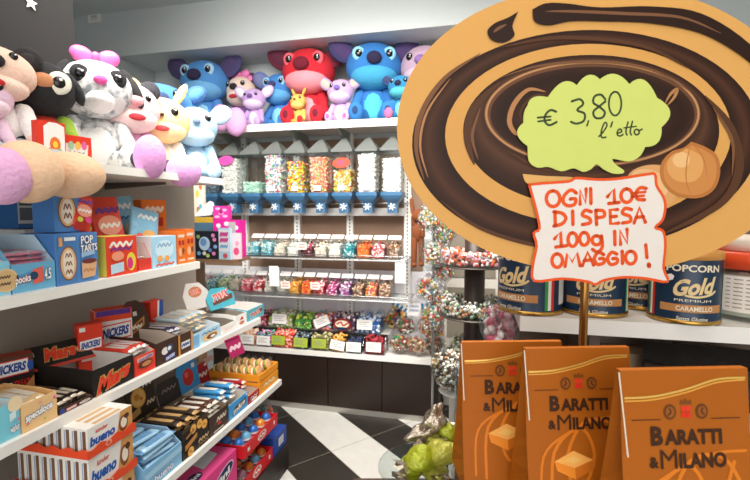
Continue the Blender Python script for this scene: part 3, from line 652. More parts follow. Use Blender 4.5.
niche(310, 80, 'big red plush with maroon ears in the middle of the rear shelf', 3.2, 2, fur='#c3202f', muzzle='#ea8f9a', belly='#ee9aa4', inner='#5a2238', ear_m='#6a2036', nose='#6a1228', sole='#6a1428', head=(.34, .27, .29), nose_r=(.1, .06, .08), eye=(.18, .80, .045), patch='#e2606a')
niche(299, 34, 'small yellow plush with red mitten feet in front of the red plush', 3.06, -6, fur='#d9b05a', muzzle='#e2c070', nose='#6a4a2a', ears='long', ear_m='#caa048', earsz=.8, foot_c='#d9252f', nose_r=(.04, .03, .03), head=(.25, .22, .23))
niche(341, 46, 'small lilac plush with pale ears between red plush and blue plush', 3.1, 0, fur='#c2a2cc', muzzle='#d8bede', belly='#eadcec', inner='#d9b4a8', ear_m='#a890b8', nose='#7a62b0', sole='#b05a98', earsz=.95, head=(.29, .25, .26))
niche(374, 80, 'big blue plush with teal belly at right of the rear shelf', 3.2, 8, fur='#2f74b8', muzzle='#3f9cc4', belly='#4fb8c8', inner='#4a3a66', ear_m='#3a3a66', nose='#241f40', sole='#23406a', head=(.34, .27, .29), nose_r=(.09, .055, .075), eye=(.18, .79, .045), turn=6, patch='#8fd0e8')
niche(424, 76, 'pale mauve plush half hidden behind the large oval sign', 3.25, -4, fur='#b79cb0', muzzle='#c9b0c0', belly='#d9c8d2', inner='#c0aab0', ear_m='#4a3c48', nose='#8a6aa8', head=(.3, .25, .27), earsz=.9)
niche(401, 46, 'small teal blue plush leaning between big blue plush and oval sign', 3.07, -5, fur='#2f80b0', muzzle='#4fb0c0', belly='#6fc8cc', inner='#3a3f66', ear_m='#2f5a8a', nose='#1f2440', foot_c='#d86a98', earsz=.75, head=(.27, .24, .24))
# top-left shelf
SX = -1.37
def onshelf(px, py0, py1, label, x=SX, rz=62, **k):
    a = at_x(px, py1, x); b = at_x(px, py0, x)
    return plush(label, (x, a.y, ZP+.001), rz, (b.z-ZP), group='plush toys on the top left shelf', **k)
def foot(px, py, x, r): q = at_x(px, py, x); return (q, r)
cream = '#f4cdb2'
onshelf(0, 36, 160, 'peach faced plush in grey trousers with big peach feet at left picture edge', x=-1.36, rz=52, fur='#f3d0bb', muzzle='#f6d8c6', ear_m='#2c2a2c', inner='#3a3638', ears='round', nose='#2a2426', mouth='#c22a30', shirt='#eceae6', leg_c='#aeb4b8', foot_c='#f4cba8',
        feet=[foot(27, 172, -1.10, (.078, .07, .078)), foot(70, 175, -1.13, (.088, .08, .066))], head=(.27, .24, .2), earsz=1.0, tilt=6, eye=(.11, .80, .03))
p = at_x(4, 176, -1.09)
onshelf(-16, 70, 160, 'plush with a pink foot, just entering at left edge under the grey trousers', x=-1.34, rz=60, fur='#e6c8dc', muzzle='#f0d8e4', ear_m='#e6c8dc', ears='round', foot_c='#e6b0d8', feet=[(at_x(-22, 172, -1.1), (.06, .05, .06)), (at_x(2, 176, -1.09), (.06, .055, .068))])
onshelf(45, 58, 158, 'black plush in a red checked shirt with round white eye patches', x=-1.36, rz=52, fur='#232426', muzzle=None, patch='#e8e8d8', nose='#c88a62', nose_r=(.1, .05, .07), head=(.27, .25, .25), ears='flop', ear_m='#26272a', inner='#2a2b2e', shirt=patches('#d8442f', '#b52d22', 9), arm_c='#8fae3a', earsz=.8, eye=(.12, .72, .055))
GREYT = patches('#d9d9d7', '#848c92', 34, .46, .66)
onshelf(99, 56, 162, 'white and grey striped plush with shiny pink bow on its head', x=-1.44, rz=52, fur=GREYT, muzzle='#e9e6e4', nose='#e35aa0', ear_m='#232326', inner='#2a2a2c', ears='flop', bow='#ee6ab0', belly='#e4e2e0', patch='#26262a', mzs=.5, head=(.28, .24, .24), earsz=.95, eye=(.13, .76, .04), nose_r=(.05, .035, .035))
onshelf(131, 80, 166, 'pink plush with one-piece dark ears and big lilac feet over the shelf edge', x=-1.42, rz=56, fur='#f0c9cb', muzzle='#f4d6d4', nose='#d8a0a4', ear_m='#34343a', inner='#34343a', ears='round', mouth='#c8343c', shirt='#ecaed2', belly='#f3c4de', feet=[foot(150, 157, -1.16, (.055, .05, .08)), foot(184, 171, -1.16, (.068, .05, .066))], foot_c='#dfa0d8', leg_c='#34343a', head=(.29, .25, .26), eye=(.12, .77, .03))
onshelf(163, 97, 170, 'pale yellow plush with upright ears between pink and light blue plush', x=-1.42, rz=40, fur='#f2cf90', muzzle='#f5d8a4', nose='#5a3a30', ears='long', ear_m='#eec684', inner='#f4dcb0', nose_r=(.03, .025, .02), mouth='#d0484a', belly='#f6e3c0', head=(.33, .27, .28), shirt='#f3efe8', earsz=.9, eye=(.14, .77, .045))
onshelf(161, 74, 165, 'dark blue plush with patterned cap at the back behind yellow plush', x=-1.50, rz=45, fur='#3a6ca6', muzzle='#4f8cc4', ears='koala', ear_m='#3a6098', inner='#4a7cb4', nose='#2a3a60', earsz=.6, legs=False, head=(.3, .16, .2), fat=.8)
onshelf(196, 104, 176, 'light blue plush with pale scarf at right end of the top left shelf', x=-1.36, rz=40, fur='#9fc4de', muzzle='#b6d4e8', belly='#d6e6f0', inner='#cfd4e6', ear_m='#aac4dc', nose='#6a7a98', nose_r=(.05, .04, .04), head=(.28, .24, .25), earsz=.85)
# ------------------------------------------------------------------ cartons, trays and bars on the left shelves
def squig(mb, x0, x1, z, amp, w, m, y, n=7, M=None):
    mb.stroke(smooth_line([(x0+(x1-x0)*k/n, z+(amp if k % 2 else -amp)) for k in range(n+1)], 3), w, m, y, M)
class Face:                                                  # prints on a carton front: x,z in the front plane
    def __init__(s, d): s.mb = MB(); s.y = -d/2-.0006; s.n = 0
    def y_(s): s.n += 1; return s.y-.0003*s.n
    def rect(s, x0, x1, z0, z1, h): s.mb.poly([(x0, z0), (x1, z0), (x1, z1), (x0, z1)], card(h), s.y_()); return s
    def poly(s, pts, h): s.mb.poly(pts, card(h), s.y_()); return s
    def disc(s, x, z, rx, rz, h, rot=0): s.mb.poly(oval(x, z, rx, rz, 22, rot=rot), card(h), s.y_()); return s
    def txt(s, st, x, z, w, h, c, edge=None, slope=0, shear=0, bold=.03):
        if edge: text(s.mb, st, w*1.03, h*1.12, x, s.y_(), z, card(edge), None, shear, slope, bold+.06)
        text(s.mb, st, w, h, x, s.y_(), z, card(c), None, shear, slope, bold); return s
    def sq(s, x0, x1, z, amp, w, h, n=7): squig(s.mb, x0, x1, z, amp, w, card(h), s.y_(), n); return s
    def done(s, t, name='printed_front', M=None): return s.mb.build(name, t, M)
def frame_y(px0, px1, xf): a, b = yx(px0, xf), yx(px1, xf); return (a+b)/2, abs(b-a)-.003
def carton(label, px0, px1, pyt, z, xf, d, col, cat='box', side=None, pr=None, rz=90, group=None, name='carton', h=None, tilt=0, top=None):
    y, w = frame_y(px0, px1, xf)
    if h is None: h = zx((px0+px1)/2, pyt, xf)-z
    t = thing(name, label, cat, M=T(xf-d/2, y, z) @ RZ(rz) @ RX(tilt), group=group)
    b = MB(); b.box(-w/2, w/2, -d/2, d/2, 0.0005, h, card(col))
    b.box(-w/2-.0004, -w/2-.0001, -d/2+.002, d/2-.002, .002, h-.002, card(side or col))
    b.box(-w/2+.001, w/2-.001, -d/2+.001, d/2-.001, h+.0001, h+.0005, card(top or side or col))
    b.build('body', t)
    if pr: f = Face(d); pr(f, w, h); f.done(t)
    return t, w, h
def bar_mesh(l, w, th, c1, c2, c3=None):
    m = MB(); n = 9; A = foil(c1); B_ = foil(c2); vs = []; fs = []
    sec = [(-1, 0), (-.7, .75), (0, 1), (.7, .75), (1, 0), (.7, -.75), (0, -1), (-.7, -.75)]; S = len(sec)
    prof = [(-.5, .08, .95), (-.45, .1, .95), (-.42, .8, .9), (-.36, 1, 1), (.36, 1, 1), (.42, .8, .9), (.45, .1, .95), (.5, .08, .95)]
    for (y, tz, wx) in prof: vs += [(a*w/2*wx, y*l, b*th/2*tz) for a, b in sec]
    for i in range(len(prof)-1):
        f = [(i*S+j, i*S+(j+1) % S, (i+1)*S+(j+1) % S, (i+1)*S+j) for j in range(S)]
        m.add(vs, f, B_ if i in (0, 1, 5, 6) and c3 is None else A, None, True)
    m.add(vs, [tuple(range(S)), tuple(range(len(vs)-1, len(vs)-S-1, -1))], B_)
    m.poly([(-w*.26, -l*.28), (w*.26, -l*.28), (w*.26, l*.28), (-w*.26, l*.28)], B_, 0, T(0, 0, th*.51) @ RX(-90))
    return m
def tray(label, px0, px1, pyt, z, xf, d, col, inner, cat='display tray', front=.5, hdr=None, pr=None, hpr=None, group=None, name='display_tray', side_back=1.0, h=None, hdr_tilt=12):
    """open counter carton, front = share of the full height kept at the front wall; hdr = (height, colour) for the raised lid"""
    y, w = frame_y(px0, px1, xf)
    if h is None: h = zx((px0+px1)/2, pyt, xf)-z
    M = T(xf-d/2, y, z) @ RZ(90); t = thing(name, label, cat, M=M, group=group)
    e = .003; b = MB(); co, ci = card(col), card(inner); hb = h*side_back
    b.box(-w/2, w/2, -d/2, d/2, .0004, e, ci)
    b.box(-w/2, w/2, -d/2, -d/2+e, e, h*front, co); b.box(-w/2+e, w/2-e, -d/2+e, -d/2+e*1.3, e, h*front, ci)
    b.box(-w/2, w/2, d/2-e, d/2, e, hb, ci)
    sd = [(-d/2+e, e), (d/2-e, e), (d/2-e, hb), (-d/2+d*.3, hb), (-d/2+e, h*front)]
    for sx, a in ((-w/2, co), (w/2-e, ci)): b.prism(sd, -e, 0, ci, T(sx, 0, 0) @ RZ(90), co)
    b.prism(sd, -e*.1, 0, co, T(-w/2-.0004, 0, 0) @ RZ(90))
    b.build('tray_body', t)
    if pr: f = Face(d); pr(f, w, h*front); f.done(t)
    if hdr:
        hh, hc = hdr; g = MB().prism([(-w/2+.004, 0), (w/2-.004, 0), (w/2-.004, hh*.75), (w/2-.02, hh), (-w/2+.02, hh), (-w/2+.004, hh*.75)], -.0015, .0015, card(hc))
        f2 = Face(.003); f2.mb = g; f2.y = -.0018
        if hpr: hpr(f2, w, hh)
        g.build('header_card', t, T(0, d/2-.005, hb+.001) @ RX(-hdr_tilt))
    return t, w, h, M
def fill(M, w, d, z0, proto, nx, nz, th, label, group, name='candy_bar', cat='candy bar', ang=0, stand=False, yoff=0.0, first=[None]):
    """lay copies of one wrapped bar in rows inside a tray"""
    n = 0; base = None
    for k in range(nz):
        for i in range(nx):
            x = -w/2+w*(i+.5)/nx+random.uniform(-.002, .002); a = RZ(random.uniform(-5, 5))
            L = M @ T(x, yoff+random.uniform(-.006, .006), z0+th*(k+.5)+(random.uniform(0, .002))) @ a @ RX(ang)
            if stand: L = M @ T(x, yoff, z0) @ RX(ang) @ RY(90)
            if base is None: base = tag(proto.build(name, None, L), label, cat, group)
            else: copy_one(base, L)
XA, XB, XC = -1.165, -1.165, -1.06
# ---- upper product shelf (blue boxes and red packs)
tray('cyan tray with round tan seal, at left picture edge on second shelf', -14, 12, 262, ZA, XA, .2, '#8fd0e6', '#d8dde0', front=1, pr=lambda f, w, h: f.disc(w*.33, h*.45, h*.34, h*.34, '#e2c79a').disc(w*.33, h*.45, h*.29, h*.29, '#d9b682').sq(w*.28-.012, w*.38+.006, h*.55, .003, .003, '#6a5a44').sq(w*.28-.012, w*.38+.006, h*.36, .003, .003, '#6a5a44'))
t, w, h, M = tray('long light blue tray with dark red lettering, holding silver packets', 12.5, 57, 236, ZA, XA, .22, '#6fb4d8', '#b9d4e4', front=.52,
     pr=lambda f, w, h: f.poly([(-w*.46, h*.3), (w*.1, h*.42), (w*.1, h*.75), (-w*.46, h*.62)], '#5a9cc8').poly([(-w*.05, h*.25), (w*.2, h*.3), (w*.2, h*.85), (-w*.05, h*.75)], '#e56a5a').disc(-w*.02, h*.55, w*.1, h*.14, '#2f4a66').txt('pooks', -w*.27, h*.45, w*.34, h*.34, '#f6f1ec', '#a02a48', slope=.1).txt('4.5', w*.3, h*.55, w*.16, h*.4, '#f7f7f4', '#3a6aa0', .1))
fill(M, w-.012, .19, .006, bar_mesh(.17, .05, .014, '#dfe2e8', '#e59ab0'), 3, 8, .0125, 'silver and pink pastry packet in the long light blue tray', 'silver packets in the light blue tray', 'pastry_packet', 'packet')
for i, (a, b, zt, zb, xf) in enumerate(((28, 56, 228, ZA, -1.40),)):
    carton('silver carton with a black information table behind the light blue tray', a, b, 229, ZA, xf, .12, '#c9ccd0', pr=lambda f, w, h: f.rect(-w*.4, w*.42, h*.2, h*.9, '#3f464e').rect(-w*.36, w*.38, h*.62, h*.86, '#dfe2e4').rect(-w*.36, w*.38, h*.24, h*.56, '#d8dbde'))
# second tier of foil cartons, stacked
zt2 = zx(42, 229, -1.40)+.003
y, w_ = frame_y(28, 56, -1.40)
def foilbox(px0, px1, lab):
    carton(lab, px0, px1, 190, zt2, -1.41, .11, '#2f5f9a', pr=lambda f, w, h: f.rect(-w*.5, w*.5, h*.12, h, '#b9bec4').rect(-w*.42, w*.42, h*.55, h*.95, '#4a525c').rect(-w*.36, w*.36, h*.6, h*.9, '#d3d6da').rect(-w*.42, w*.42, h*.2, h*.5, '#59626c'), h=.135)
foilbox(22, 42, 'silver fronted blue carton on top of the stack, left one'); foilbox(42.5, 60, 'silver fronted blue carton on top of the stack, right one')
def popt(f, w, h, txt=True):
    f.rect(-w*.47, -w*.02, h*.03, h*.97, '#4f82bd'); f.disc(-w*.23, h*.42, w*.2, h*.34, '#8a5a34').disc(-w*.23, h*.42, w*.18, h*.31, '#e2b98a').disc(-w*.23, h*.42, w*.13, h*.27, '#f2e4d2')
    f.sq(-w*.3, -w*.16, h*.58, .006, .003, '#7a4a34', 4).sq(-w*.3, -w*.16, h*.42, .006, .003, '#7a4a34', 4).sq(-w*.3, -w*.16, h*.26, .006, .003, '#7a4a34', 4); f.rect(-w*.44, -w*.36, h*.76, h*.93, '#e8a85a').rect(-w*.32, -w*.06, h*.86, h*.93, '#eef2f6')
    if txt: f.txt('POP', w*.22, h*.86, w*.3, h*.17, '#f7f5f0', '#2a4a86', .05).txt('TARTS', w*.26, h*.69, w*.42, h*.15, '#f7f5f0', '#2a4a86', .08); f.poly([(w*.06, h*.5), (w*.4, h*.56), (w*.4, h*.64), (w*.06, h*.6)], '#9fc0e2').poly([(w*.06, h*.08), (w*.38, h*.1), (w*.44, h*.42), (w*.06, h*.42)], '#e6b488').disc(w*.25, h*.42, w*.19, h*.05, '#7a3a34').sq(w*.1, w*.36, h*.24, .004, .003, '#b8783f', 5)
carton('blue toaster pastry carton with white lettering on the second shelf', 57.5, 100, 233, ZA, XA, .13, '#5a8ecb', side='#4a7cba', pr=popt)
zpt = zx(79, 233, XA)+.0025
carton('upper blue toaster pastry carton stacked behind a plush foot', 58, 84, 197, zpt, -1.21, .08, '#5a8ecb', side='#4a7cba', pr=lambda f, w, h: f.disc(0, h*.5, w*.36, h*.4, '#8a5a34').disc(0, h*.5, w*.32, h*.36, '#e2b98a').disc(0, h*.5, w*.24, h*.3, '#f2e4d2').sq(-w*.14, w*.14, h*.62, .008, .004, '#7a4a34', 4).sq(-w*.14, w*.14, h*.4, .008, .004, '#7a4a34', 4), h=.125)
def pack(label, px, py0, py1, x, wpx, col, rot=0, lean=-12, pr=None, group=None, z=None):
    a = at_x(px, py1, x); b = at_x(px, py0, x); h = b.z-a.z; w = abs(yx(px+wpx/2, x)-yx(px-wpx/2, x)); zz = a.z if z is None else z
    t = thing('candy_pack', label, 'candy pack', M=T(x, a.y, zz) @ RZ(78) @ RX(lean) @ RY(rot), group=group)
    m = MB(); n = 7; vs = []; A = foil(col); S = 10
    prof = [(0, .04), (.04, .05), (.12, .7), (.3, 1), (.7, 1), (.88, .7), (.96, .05), (1, .04)]
    for q, k in prof: vs += [((w/2)*math.copysign(abs(math.cos(2*math.pi*j/S))**.6, math.cos(2*math.pi*j/S)), .017*k*math.sin(2*math.pi*j/S), q*h) for j in range(S)]
    m.add(vs, [(i*S+j, i*S+(j+1) % S, (i+1)*S+(j+1) % S, (i+1)*S+j) for i in range(len(prof)-1) for j in range(S)], A, None, True)
    m.build('wrapper', t)
    if pr: f = Face(.035); pr(f, w, h); f.done(t)
    return t
redpk = lambda f, w, h: f.disc(0, h*.5, w*.38, h*.17, '#f0a08a').sq(-w*.35, w*.35, h*.76, h*.035, h*.05, '#7a4a9a').sq(-w*.3, w*.3, h*.5, h*.03, h*.04, '#f6efe6').disc(w*.2, h*.26, w*.16, h*.08, '#d84a8a').disc(-w*.2, h*.24, w*.14, h*.07, '#c9d24a')
pack('red candy pack lying tilted on top of the blue pastry carton', 80, 188, 226, -1.205, 17, '#e2412f', 14, -14, redpk, z=zpt+.004)
pack('red candy pack with violet script leaning behind the pastry carton', 95, 192, 240, -1.30, 21, '#e03a2c', -16, -14, redpk, z=ZA+.12)
pack('tall red candy pack with fruit standing behind the red box', 114, 204, 262, -1.27, 26, '#e5452f', -4, -10, redpk, z=ZA+.06)
pack('light blue candy pack behind the red stick tray, left of two', 130, 200, 252, -1.34, 26, '#8fcbe8', -6, -12, lambda f, w, h: f.sq(-w*.3, w*.3, h*.8, h*.04, h*.05, '#f4f6f6').disc(w*.15, h*.35, w*.22, h*.14, '#f0c79a').disc(-w*.2, h*.3, w*.12, h*.08, '#e56a5a').sq(-w*.3, w*.3, h*.58, h*.02, h*.03, '#3f7fb0'), z=ZA+.07)
pack('light blue candy pack behind the red stick tray, right of two', 143, 212, 256, -1.26, 24, '#93cdea', 14, -12, lambda f, w, h: f.sq(-w*.3, w*.3, h*.78, h*.04, h*.05, '#f4f6f6').disc(w*.1, h*.35, w*.24, h*.14, '#e8b06a').disc(-w*.22, h*.3, w*.12, h*.08, '#e56a5a'), z=ZA+.06)
carton('red candy box with yellow side and cartoonish fruit shapes on second shelf', 108, 139, 236, ZA, XA, .085, '#e2452f', side='#e6d65a', pr=lambda f, w, h: f.sq(-w*.38, w*.34, h*.8, h*.05, h*.07, '#f4ece2').sq(-w*.36, w*.3, h*.68, h*.03, h*.05, '#7a3a8a').disc(w*.28, h*.32, w*.16, h*.24, '#e6d24a').disc(w*.24, h*.28, w*.1, h*.16, '#d93a7a').disc(-w*.16, h*.5, w*.2, h*.12, '#f09a7a').poly([(-w*.4, h*.06), (w*.02, h*.1), (w*.02, h*.34), (-w*.4, h*.3)], '#bcd8ea'))
t, w, h, M = tray('low red tray of striped candy sticks between red box and light blue box', 139.5, 153, 243, ZA, XA, .1, '#d83f34', '#e2d6d0', front=.45)
fill(M, w-.012, .08, .006, bar_mesh(.08, .012, .01, '#b8323a', '#e9d8d0'), 4, 4, .009, 'thin red candy stick in the low red tray', 'candy sticks in the red tray', 'candy_stick', 'candy stick', ang=-16)
carton('light blue sweets box with white cloud front on second shelf', 153.5, 178, 236, ZA, XA, .1, '#a9d6ee', side='#e9eef2', pr=lambda f, w, h: f.disc(0, h*.58, w*.38, h*.3, '#cfe8f4').sq(-w*.28, w*.28, h*.72, h*.05, h*.05, '#7fa8cc').disc(-w*.2, h*.3, w*.1, h*.1, '#f0a85a').disc(w*.08, h*.28, w*.1, h*.1, '#f0a85a').sq(-w*.36, w*.36, h*.1, h*.02, h*.06, '#e2604a'))
org = lambda f, w, h: f.sq(-w*.36, w*.36, h*.85, h*.03, h*.05, '#f6e6d2').rect(-w*.36, -w*.06, h*.58, h*.72, '#b8321f').rect(w*.04, w*.36, h*.58, h*.72, '#b8321f').disc(-w*.18, h*.36, w*.2, h*.13, '#f2b48a').disc(w*.2, h*.4, w*.16, h*.09, '#7a4a2a').sq(-w*.36, w*.36, h*.12, h*.02, h*.04, '#f4d8b8')
y_, w_ = frame_y(150, 176, -1.31)
carton('tall orange snack carton standing behind the light blue sweets box', 150, 168, 200, ZA, -1.31, .06, '#e8782f', pr=org, rz=70)
carton('orange snack box at shelf end, left one of the pair', 178.8, 187, 231, ZA, XA, .09, '#ea7a30', pr=org); carton('orange snack box at shelf end, right one of the pair', 187.5, 196, 229, ZA, XA, .09, '#ea7a30', pr=org)
# ---- chocolate shelf
tray('cyan wafer tray at left picture edge on the chocolate shelf', -16, 13.5, 408, ZB, XB, .16, '#7fcfe0', '#d8e6ea', front=.98, pr=lambda f, w, h: f.disc(w*.35, h*.95, h*.2, h*.22, '#f2dcb4').txt('wafer', w*.28, h*.3, w*.36, h*.22, '#f4f4f0', '#2a5aa8', .1).poly([(w*.1, h*.5), (w*.35, h*.58), (w*.35, h*.8), (w*.1, h*.72)], '#d8f0f2').poly([(w*.38, h*.44), (w*.47, h*.5), (w*.4, h*.56)], '#e56aa8'))
t, w, h, M = tray('cream wafer tray with blue and white lettering on the chocolate shelf', 14, 52, 396, ZB, XB, .19, '#efc68e', '#e2b67c', front=.86, side_back=.92,
    pr=lambda f, w, h: f.txt('speculoos', -w*.02, h*.5, w*.76, h*.34, '#f7f4ee', '#2a5aa8', .14, 0, .05).poly([(w*.38, h*.78), (w*.47, h*.72), (w*.43, h*.9)], '#e8569a').poly([(-w*.4, h*.2), (-w*.3, h*.26), (-w*.38, h*.34)], '#e8805a').poly([(w*.1, h*.14), (w*.17, h*.2), (w*.09, h*.24)], '#8fb84a').poly([(-w*.06, h*.8), (w*.06, h*.82), (0, h*.92)], '#e8a0a8'))
fill(M, w-.012, .17, h*.42, bar_mesh(.17, .045, .02, '#f0cf9c', '#f6eee0'), 3, 2, .017, 'cream wrapped wafer bar in the cream wafer tray', 'wafer bars in the cream tray', 'wafer_bar', 'wafer bar')
SNK = lambda f, w, h, x, z, ww, hh, slope=.04: f.poly([(x-ww*.56, z-hh*.7), (x+ww*.56, z-hh*.7+slope*ww), (x+ww*.56, z+hh*.7+slope*ww), (x-ww*.56, z+hh*.7)], '#e2352f').poly([(x-ww*.54, z-hh*.6), (x+ww*.54, z-hh*.6+slope*ww), (x+ww*.54, z+hh*.6+slope*ww), (x-ww*.54, z+hh*.6)], '#f4f2ee').txt('SNICKERS', x, z+slope*ww*.5, ww*.96, hh*.8, '#22469a', None, slope, .12, .05)
def triple(f, w, h):
    f.rect(-w*.5, w*.5, h*.6, h, '#5a3f30'); SNK(f, w, h, -w*.06, h*.72, w*.8, h*.26, .06); f.txt('TRIPLE', -w*.2, h*.32, w*.4, h*.16, '#f2efe8', None, .08).txt('TREAT', w*.22, h*.36, w*.36, h*.16, '#d8302c', None, .08); f.poly([(w*.1, 0), (w*.5, 0), (w*.5, h*.5), (w*.3, h*.3)], '#c98a54'); f.disc(w*.42, h*.75, w*.07, h*.12, '#2f5ab0')
carton('dark brown multi-flavour bar box standing behind the cream wafer tray', -6, 32, 357, ZB, -1.40, .06, '#2f2420', side='#a8402f', pr=triple, rz=58)
t, w, h, M = tray('low dark brown tray of small bars beside the cream wafer tray', 53, 88, 401, ZB, XB, .22, '#4a322a', '#8a6a58', front=.62, pr=lambda f, w, h: f.disc(-w*.42, h*.55, w*.07, h*.36, '#2f4fa8').poly([(-w*.3, h*.2), (w*.0, h*.3), (w*.0, h*.75), (-w*.3, h*.65)], '#e8a0a8').sq(-w*.27, -w*.03, h*.48, h*.08, h*.1, '#f4f0ea').disc(w*.25, h*.5, w*.18, h*.24, '#e9e2da').sq(w*.12, w*.38, h*.5, h*.07, h*.08, '#6a4a3a'))
fill(M, w-.012, .2, h*.32, bar_mesh(.12, .028, .014, '#d9b48a', '#2f2522'), 4, 1, .012, 'brown and tan wrapped small bar in the low dark tray', 'small bars in the low dark brown tray', ang=0, yoff=-.04)
fill(M, w-.012, .2, h*.32+.013, bar_mesh(.12, .028, .014, '#2f2522', '#e2d4c0'), 4, 1, .012, 'black wrapped small bar in the low dark tray', 'black bars in the low dark brown tray', yoff=-.04)
carton('flat black carton lying above the low dark brown tray', 60, 88, 366, ZB+.003, -1.42, .10, '#27211e', pr=lambda f, w, h: f.rect(-w*.44, w*.44, h*.25, h*.9, '#352c28').rect(-w*.36, w*.3, h*.32, h*.42, '#e8e4de').sq(-w*.1, w*.12, h*.66, h*.04, h*.05, '#d8503a'))
def mars(f, w, h): f.txt('Mars', 0, h*.47, w*.78, h*.62, '#e2462f', '#c9a05a', .16, .3, .05)
t, w, h, M = tray('open black tray with big red lettering, empty front half, on the chocolate shelf', 89, 131.5, 357, ZB, XB, .24, '#26221f', '#d9d5d0', front=.80, side_back=.82, pr=mars)
lm = thing('display_card', 'torn black lid with red lettering lying behind the open black tray', 'lid', M=T(*at_x(64, 362, -1.36)) @ RZ(70) @ RX(-38) @ Matrix.Scale(.78, 4))
MB().prism([(-.14, .0), (.13, .0), (.15, .05), (.14, .10), (-.12, .10), (-.16, .05)], 0, .003, card('#26221f')).box(-.13, .13, -.003, 0, -.012, .0, card('#c8402f')).build('lid_panel', lm)
f = Face(0); f.y = -.0004; f.txt('Mars', 0, .05, .12, .06, '#e2462f', '#c9a05a', 0, .2, .05).disc(.085, .045, .03, .018, '#c98a5a').disc(.085, .047, .022, .011, '#e9c79a').rect(-.12, -.095, .055, .075, '#e8e6e2').rect(.1, .125, .078, .094, '#e8e6e2'); f.done(lm)
tag(MB().box(-.11, .11, -.05, .05, 0, .075, card('#3a2c26')).build('carton', None, T(-1.49, yx(76, -1.47), ZB+.001) @ RZ(90)), 'plain dark brown carton under the torn black lid', 'carton')
t, w, h, M = tray('red tray of red wrapped nut bars on the chocolate shelf', 132, 153.5, 346, ZB, XB, .2, '#e2402f', '#e9d8d2', front=.7, side_back=.95, pr=lambda f, w, h: f.rect(-w*.4, w*.4, h*.7, h*.92, '#f0a090').disc(0, h*.5, w*.34, h*.2, '#5a3428').disc(w*.05, h*.5, w*.24, h*.12, '#c98a5a').txt('SNICKERS', 0, h*.8, w*.7, h*.12, '#22469a', '#f4f2ee', .1))
fill(M, w-.012, .18, h*.62, bar_mesh(.15, .03, .02, '#e8503f', '#f2efe9'), 4, 2, .016, 'red and white wrapped nut bar in the red tray', 'red wrapped bars in the red tray')
def snickbox(f, w, h):
    f.rect(-w*.5, w*.5, h*.8, h, '#e2502f').rect(-w*.46, w*.46, h*.9, h*1.0, '#5a3a8a'); SNK(f, w, h, 0, h*.56, w*.82, h*.22, .08); f.txt('PEANUT', -w*.02, h*.3, w*.6, h*.1, '#4a4a50', None, .08).disc(w*.32, h*.26, w*.12, h*.13, '#a8d4e4').poly([(-w*.45, h*.05), (w*.45, h*.1), (w*.45, h*.18), (-w*.45, h*.12)], '#e2502f')
carton('white nut bar box with red top band behind the red tray', 104, 131, 309, ZB, -1.36, .07, '#eeece8', side='#e2502f', pr=snickbox, rz=58)
carton('red nut bar box with blue lettering beside the white nut bar box', 84, 103, 324, ZB, -1.335, .06, '#e4452f', pr=lambda f, w, h: SNK(f, w, h, 0, h*.6, w*.8, h*.16, .1).rect(-w*.4, w*.1, h*.3, h*.36, '#f2d8ce').rect(-w*.44, -w*.2, h*.88, h*.96, '#f4f2ee'), rz=58)
t = thing('display_card', 'dark brown rounded lid with caramel bar print standing upright', 'lid', M=T(-1.33, yx(138, -1.33), ZB+.001) @ RZ(82) @ RX(-8))
y, w_ = frame_y(126, 151, -1.33); h_ = zx(138, 301, -1.33)-ZB
MB().prism([(-w_*.5, 0), (w_*.5, 0), (w_*.5, h_*.62), (w_*.38, h_*.9), (w_*.12, h_), (-w_*.2, h_), (-w_*.44, h_*.86), (-w_*.52, h_*.55)], 0, .003, card('#4e382e')).build('lid_panel', t)
f = Face(0); f.y = -.0004; f.poly([(-w_*.34, h_*.36), (w_*.3, h_*.52), (w_*.34, h_*.68), (-w_*.3, h_*.5)], '#d9923f').poly([(-w_*.28, h_*.39), (w_*.26, h_*.53), (w_*.28, h_*.64), (-w_*.26, h_*.5)], '#7a4a32').sq(-w_*.2, w_*.2, h_*.52, .006, .007, '#f0e2cc').rect(-w_*.06, w_*.08, h_*.72, h_*.8, '#e8e4dc'); f.done(t)
carton('red white and blue chocolate carton at the back of the chocolate shelf', 150, 163, 301, ZB, -1.40, .05, '#e4402f', pr=lambda f, w, h: f.poly([(0, 0), (w*.5, 0), (w*.5, h), (w*.15, h)], '#2f56a8').poly([(-w*.12, 0), (w*.05, 0), (w*.2, h), (w*.05, h)], '#f4f2ee').txt('SNICKERS', w*.1, h*.35, w*.7, h*.1, '#f4f2ee', '#5a3a30', .2))
t, w, h, M = tray('dark brown empty tray with candy pictures beside the red tray', 154, 176, 336, ZB, XB, .22, '#463027', '#c9bcae', front=.84, pr=lambda f, w, h: f.disc(-w*.1, h*.55, w*.16, h*.16, '#e8e4e0').disc(w*.14, h*.6, w*.16, h*.18, '#3a4a7a').disc(w*.1, h*.6, w*.09, h*.09, '#efece6').rect(-w*.1, w*.36, h*.1, h*.34, '#2f4a9a').txt('SNICKERS', w*.13, h*.22, w*.42, h*.14, '#f4f2ee', None, .12))
t, w, h, M = tray('dark tray with orange edges and white bars, right of the brown empty tray', 176.6, 191.5, 328, ZB, XB, .26, '#4a3328', '#c7b8a6', front=.8, pr=lambda f, w, h: f.rect(-w*.5, -w*.38, 0, h, '#d9963f').rect(w*.38, w*.5, 0, h, '#d9963f').rect(-w*.3, w*.3, h*.3, h*.62, '#e8e6e2').sq(-w*.24, w*.24, h*.46, h*.05, h*.08, '#2f56a8'))
fill(M, w-.012, .24, h*.5, bar_mesh(.2, .03, .016, '#3f3a5a', '#e6e4ea'), 3, 3, .015, 'dark blue wrapped bar in the orange edged tray', 'dark blue bars in the orange edged tray', yoff=.02)
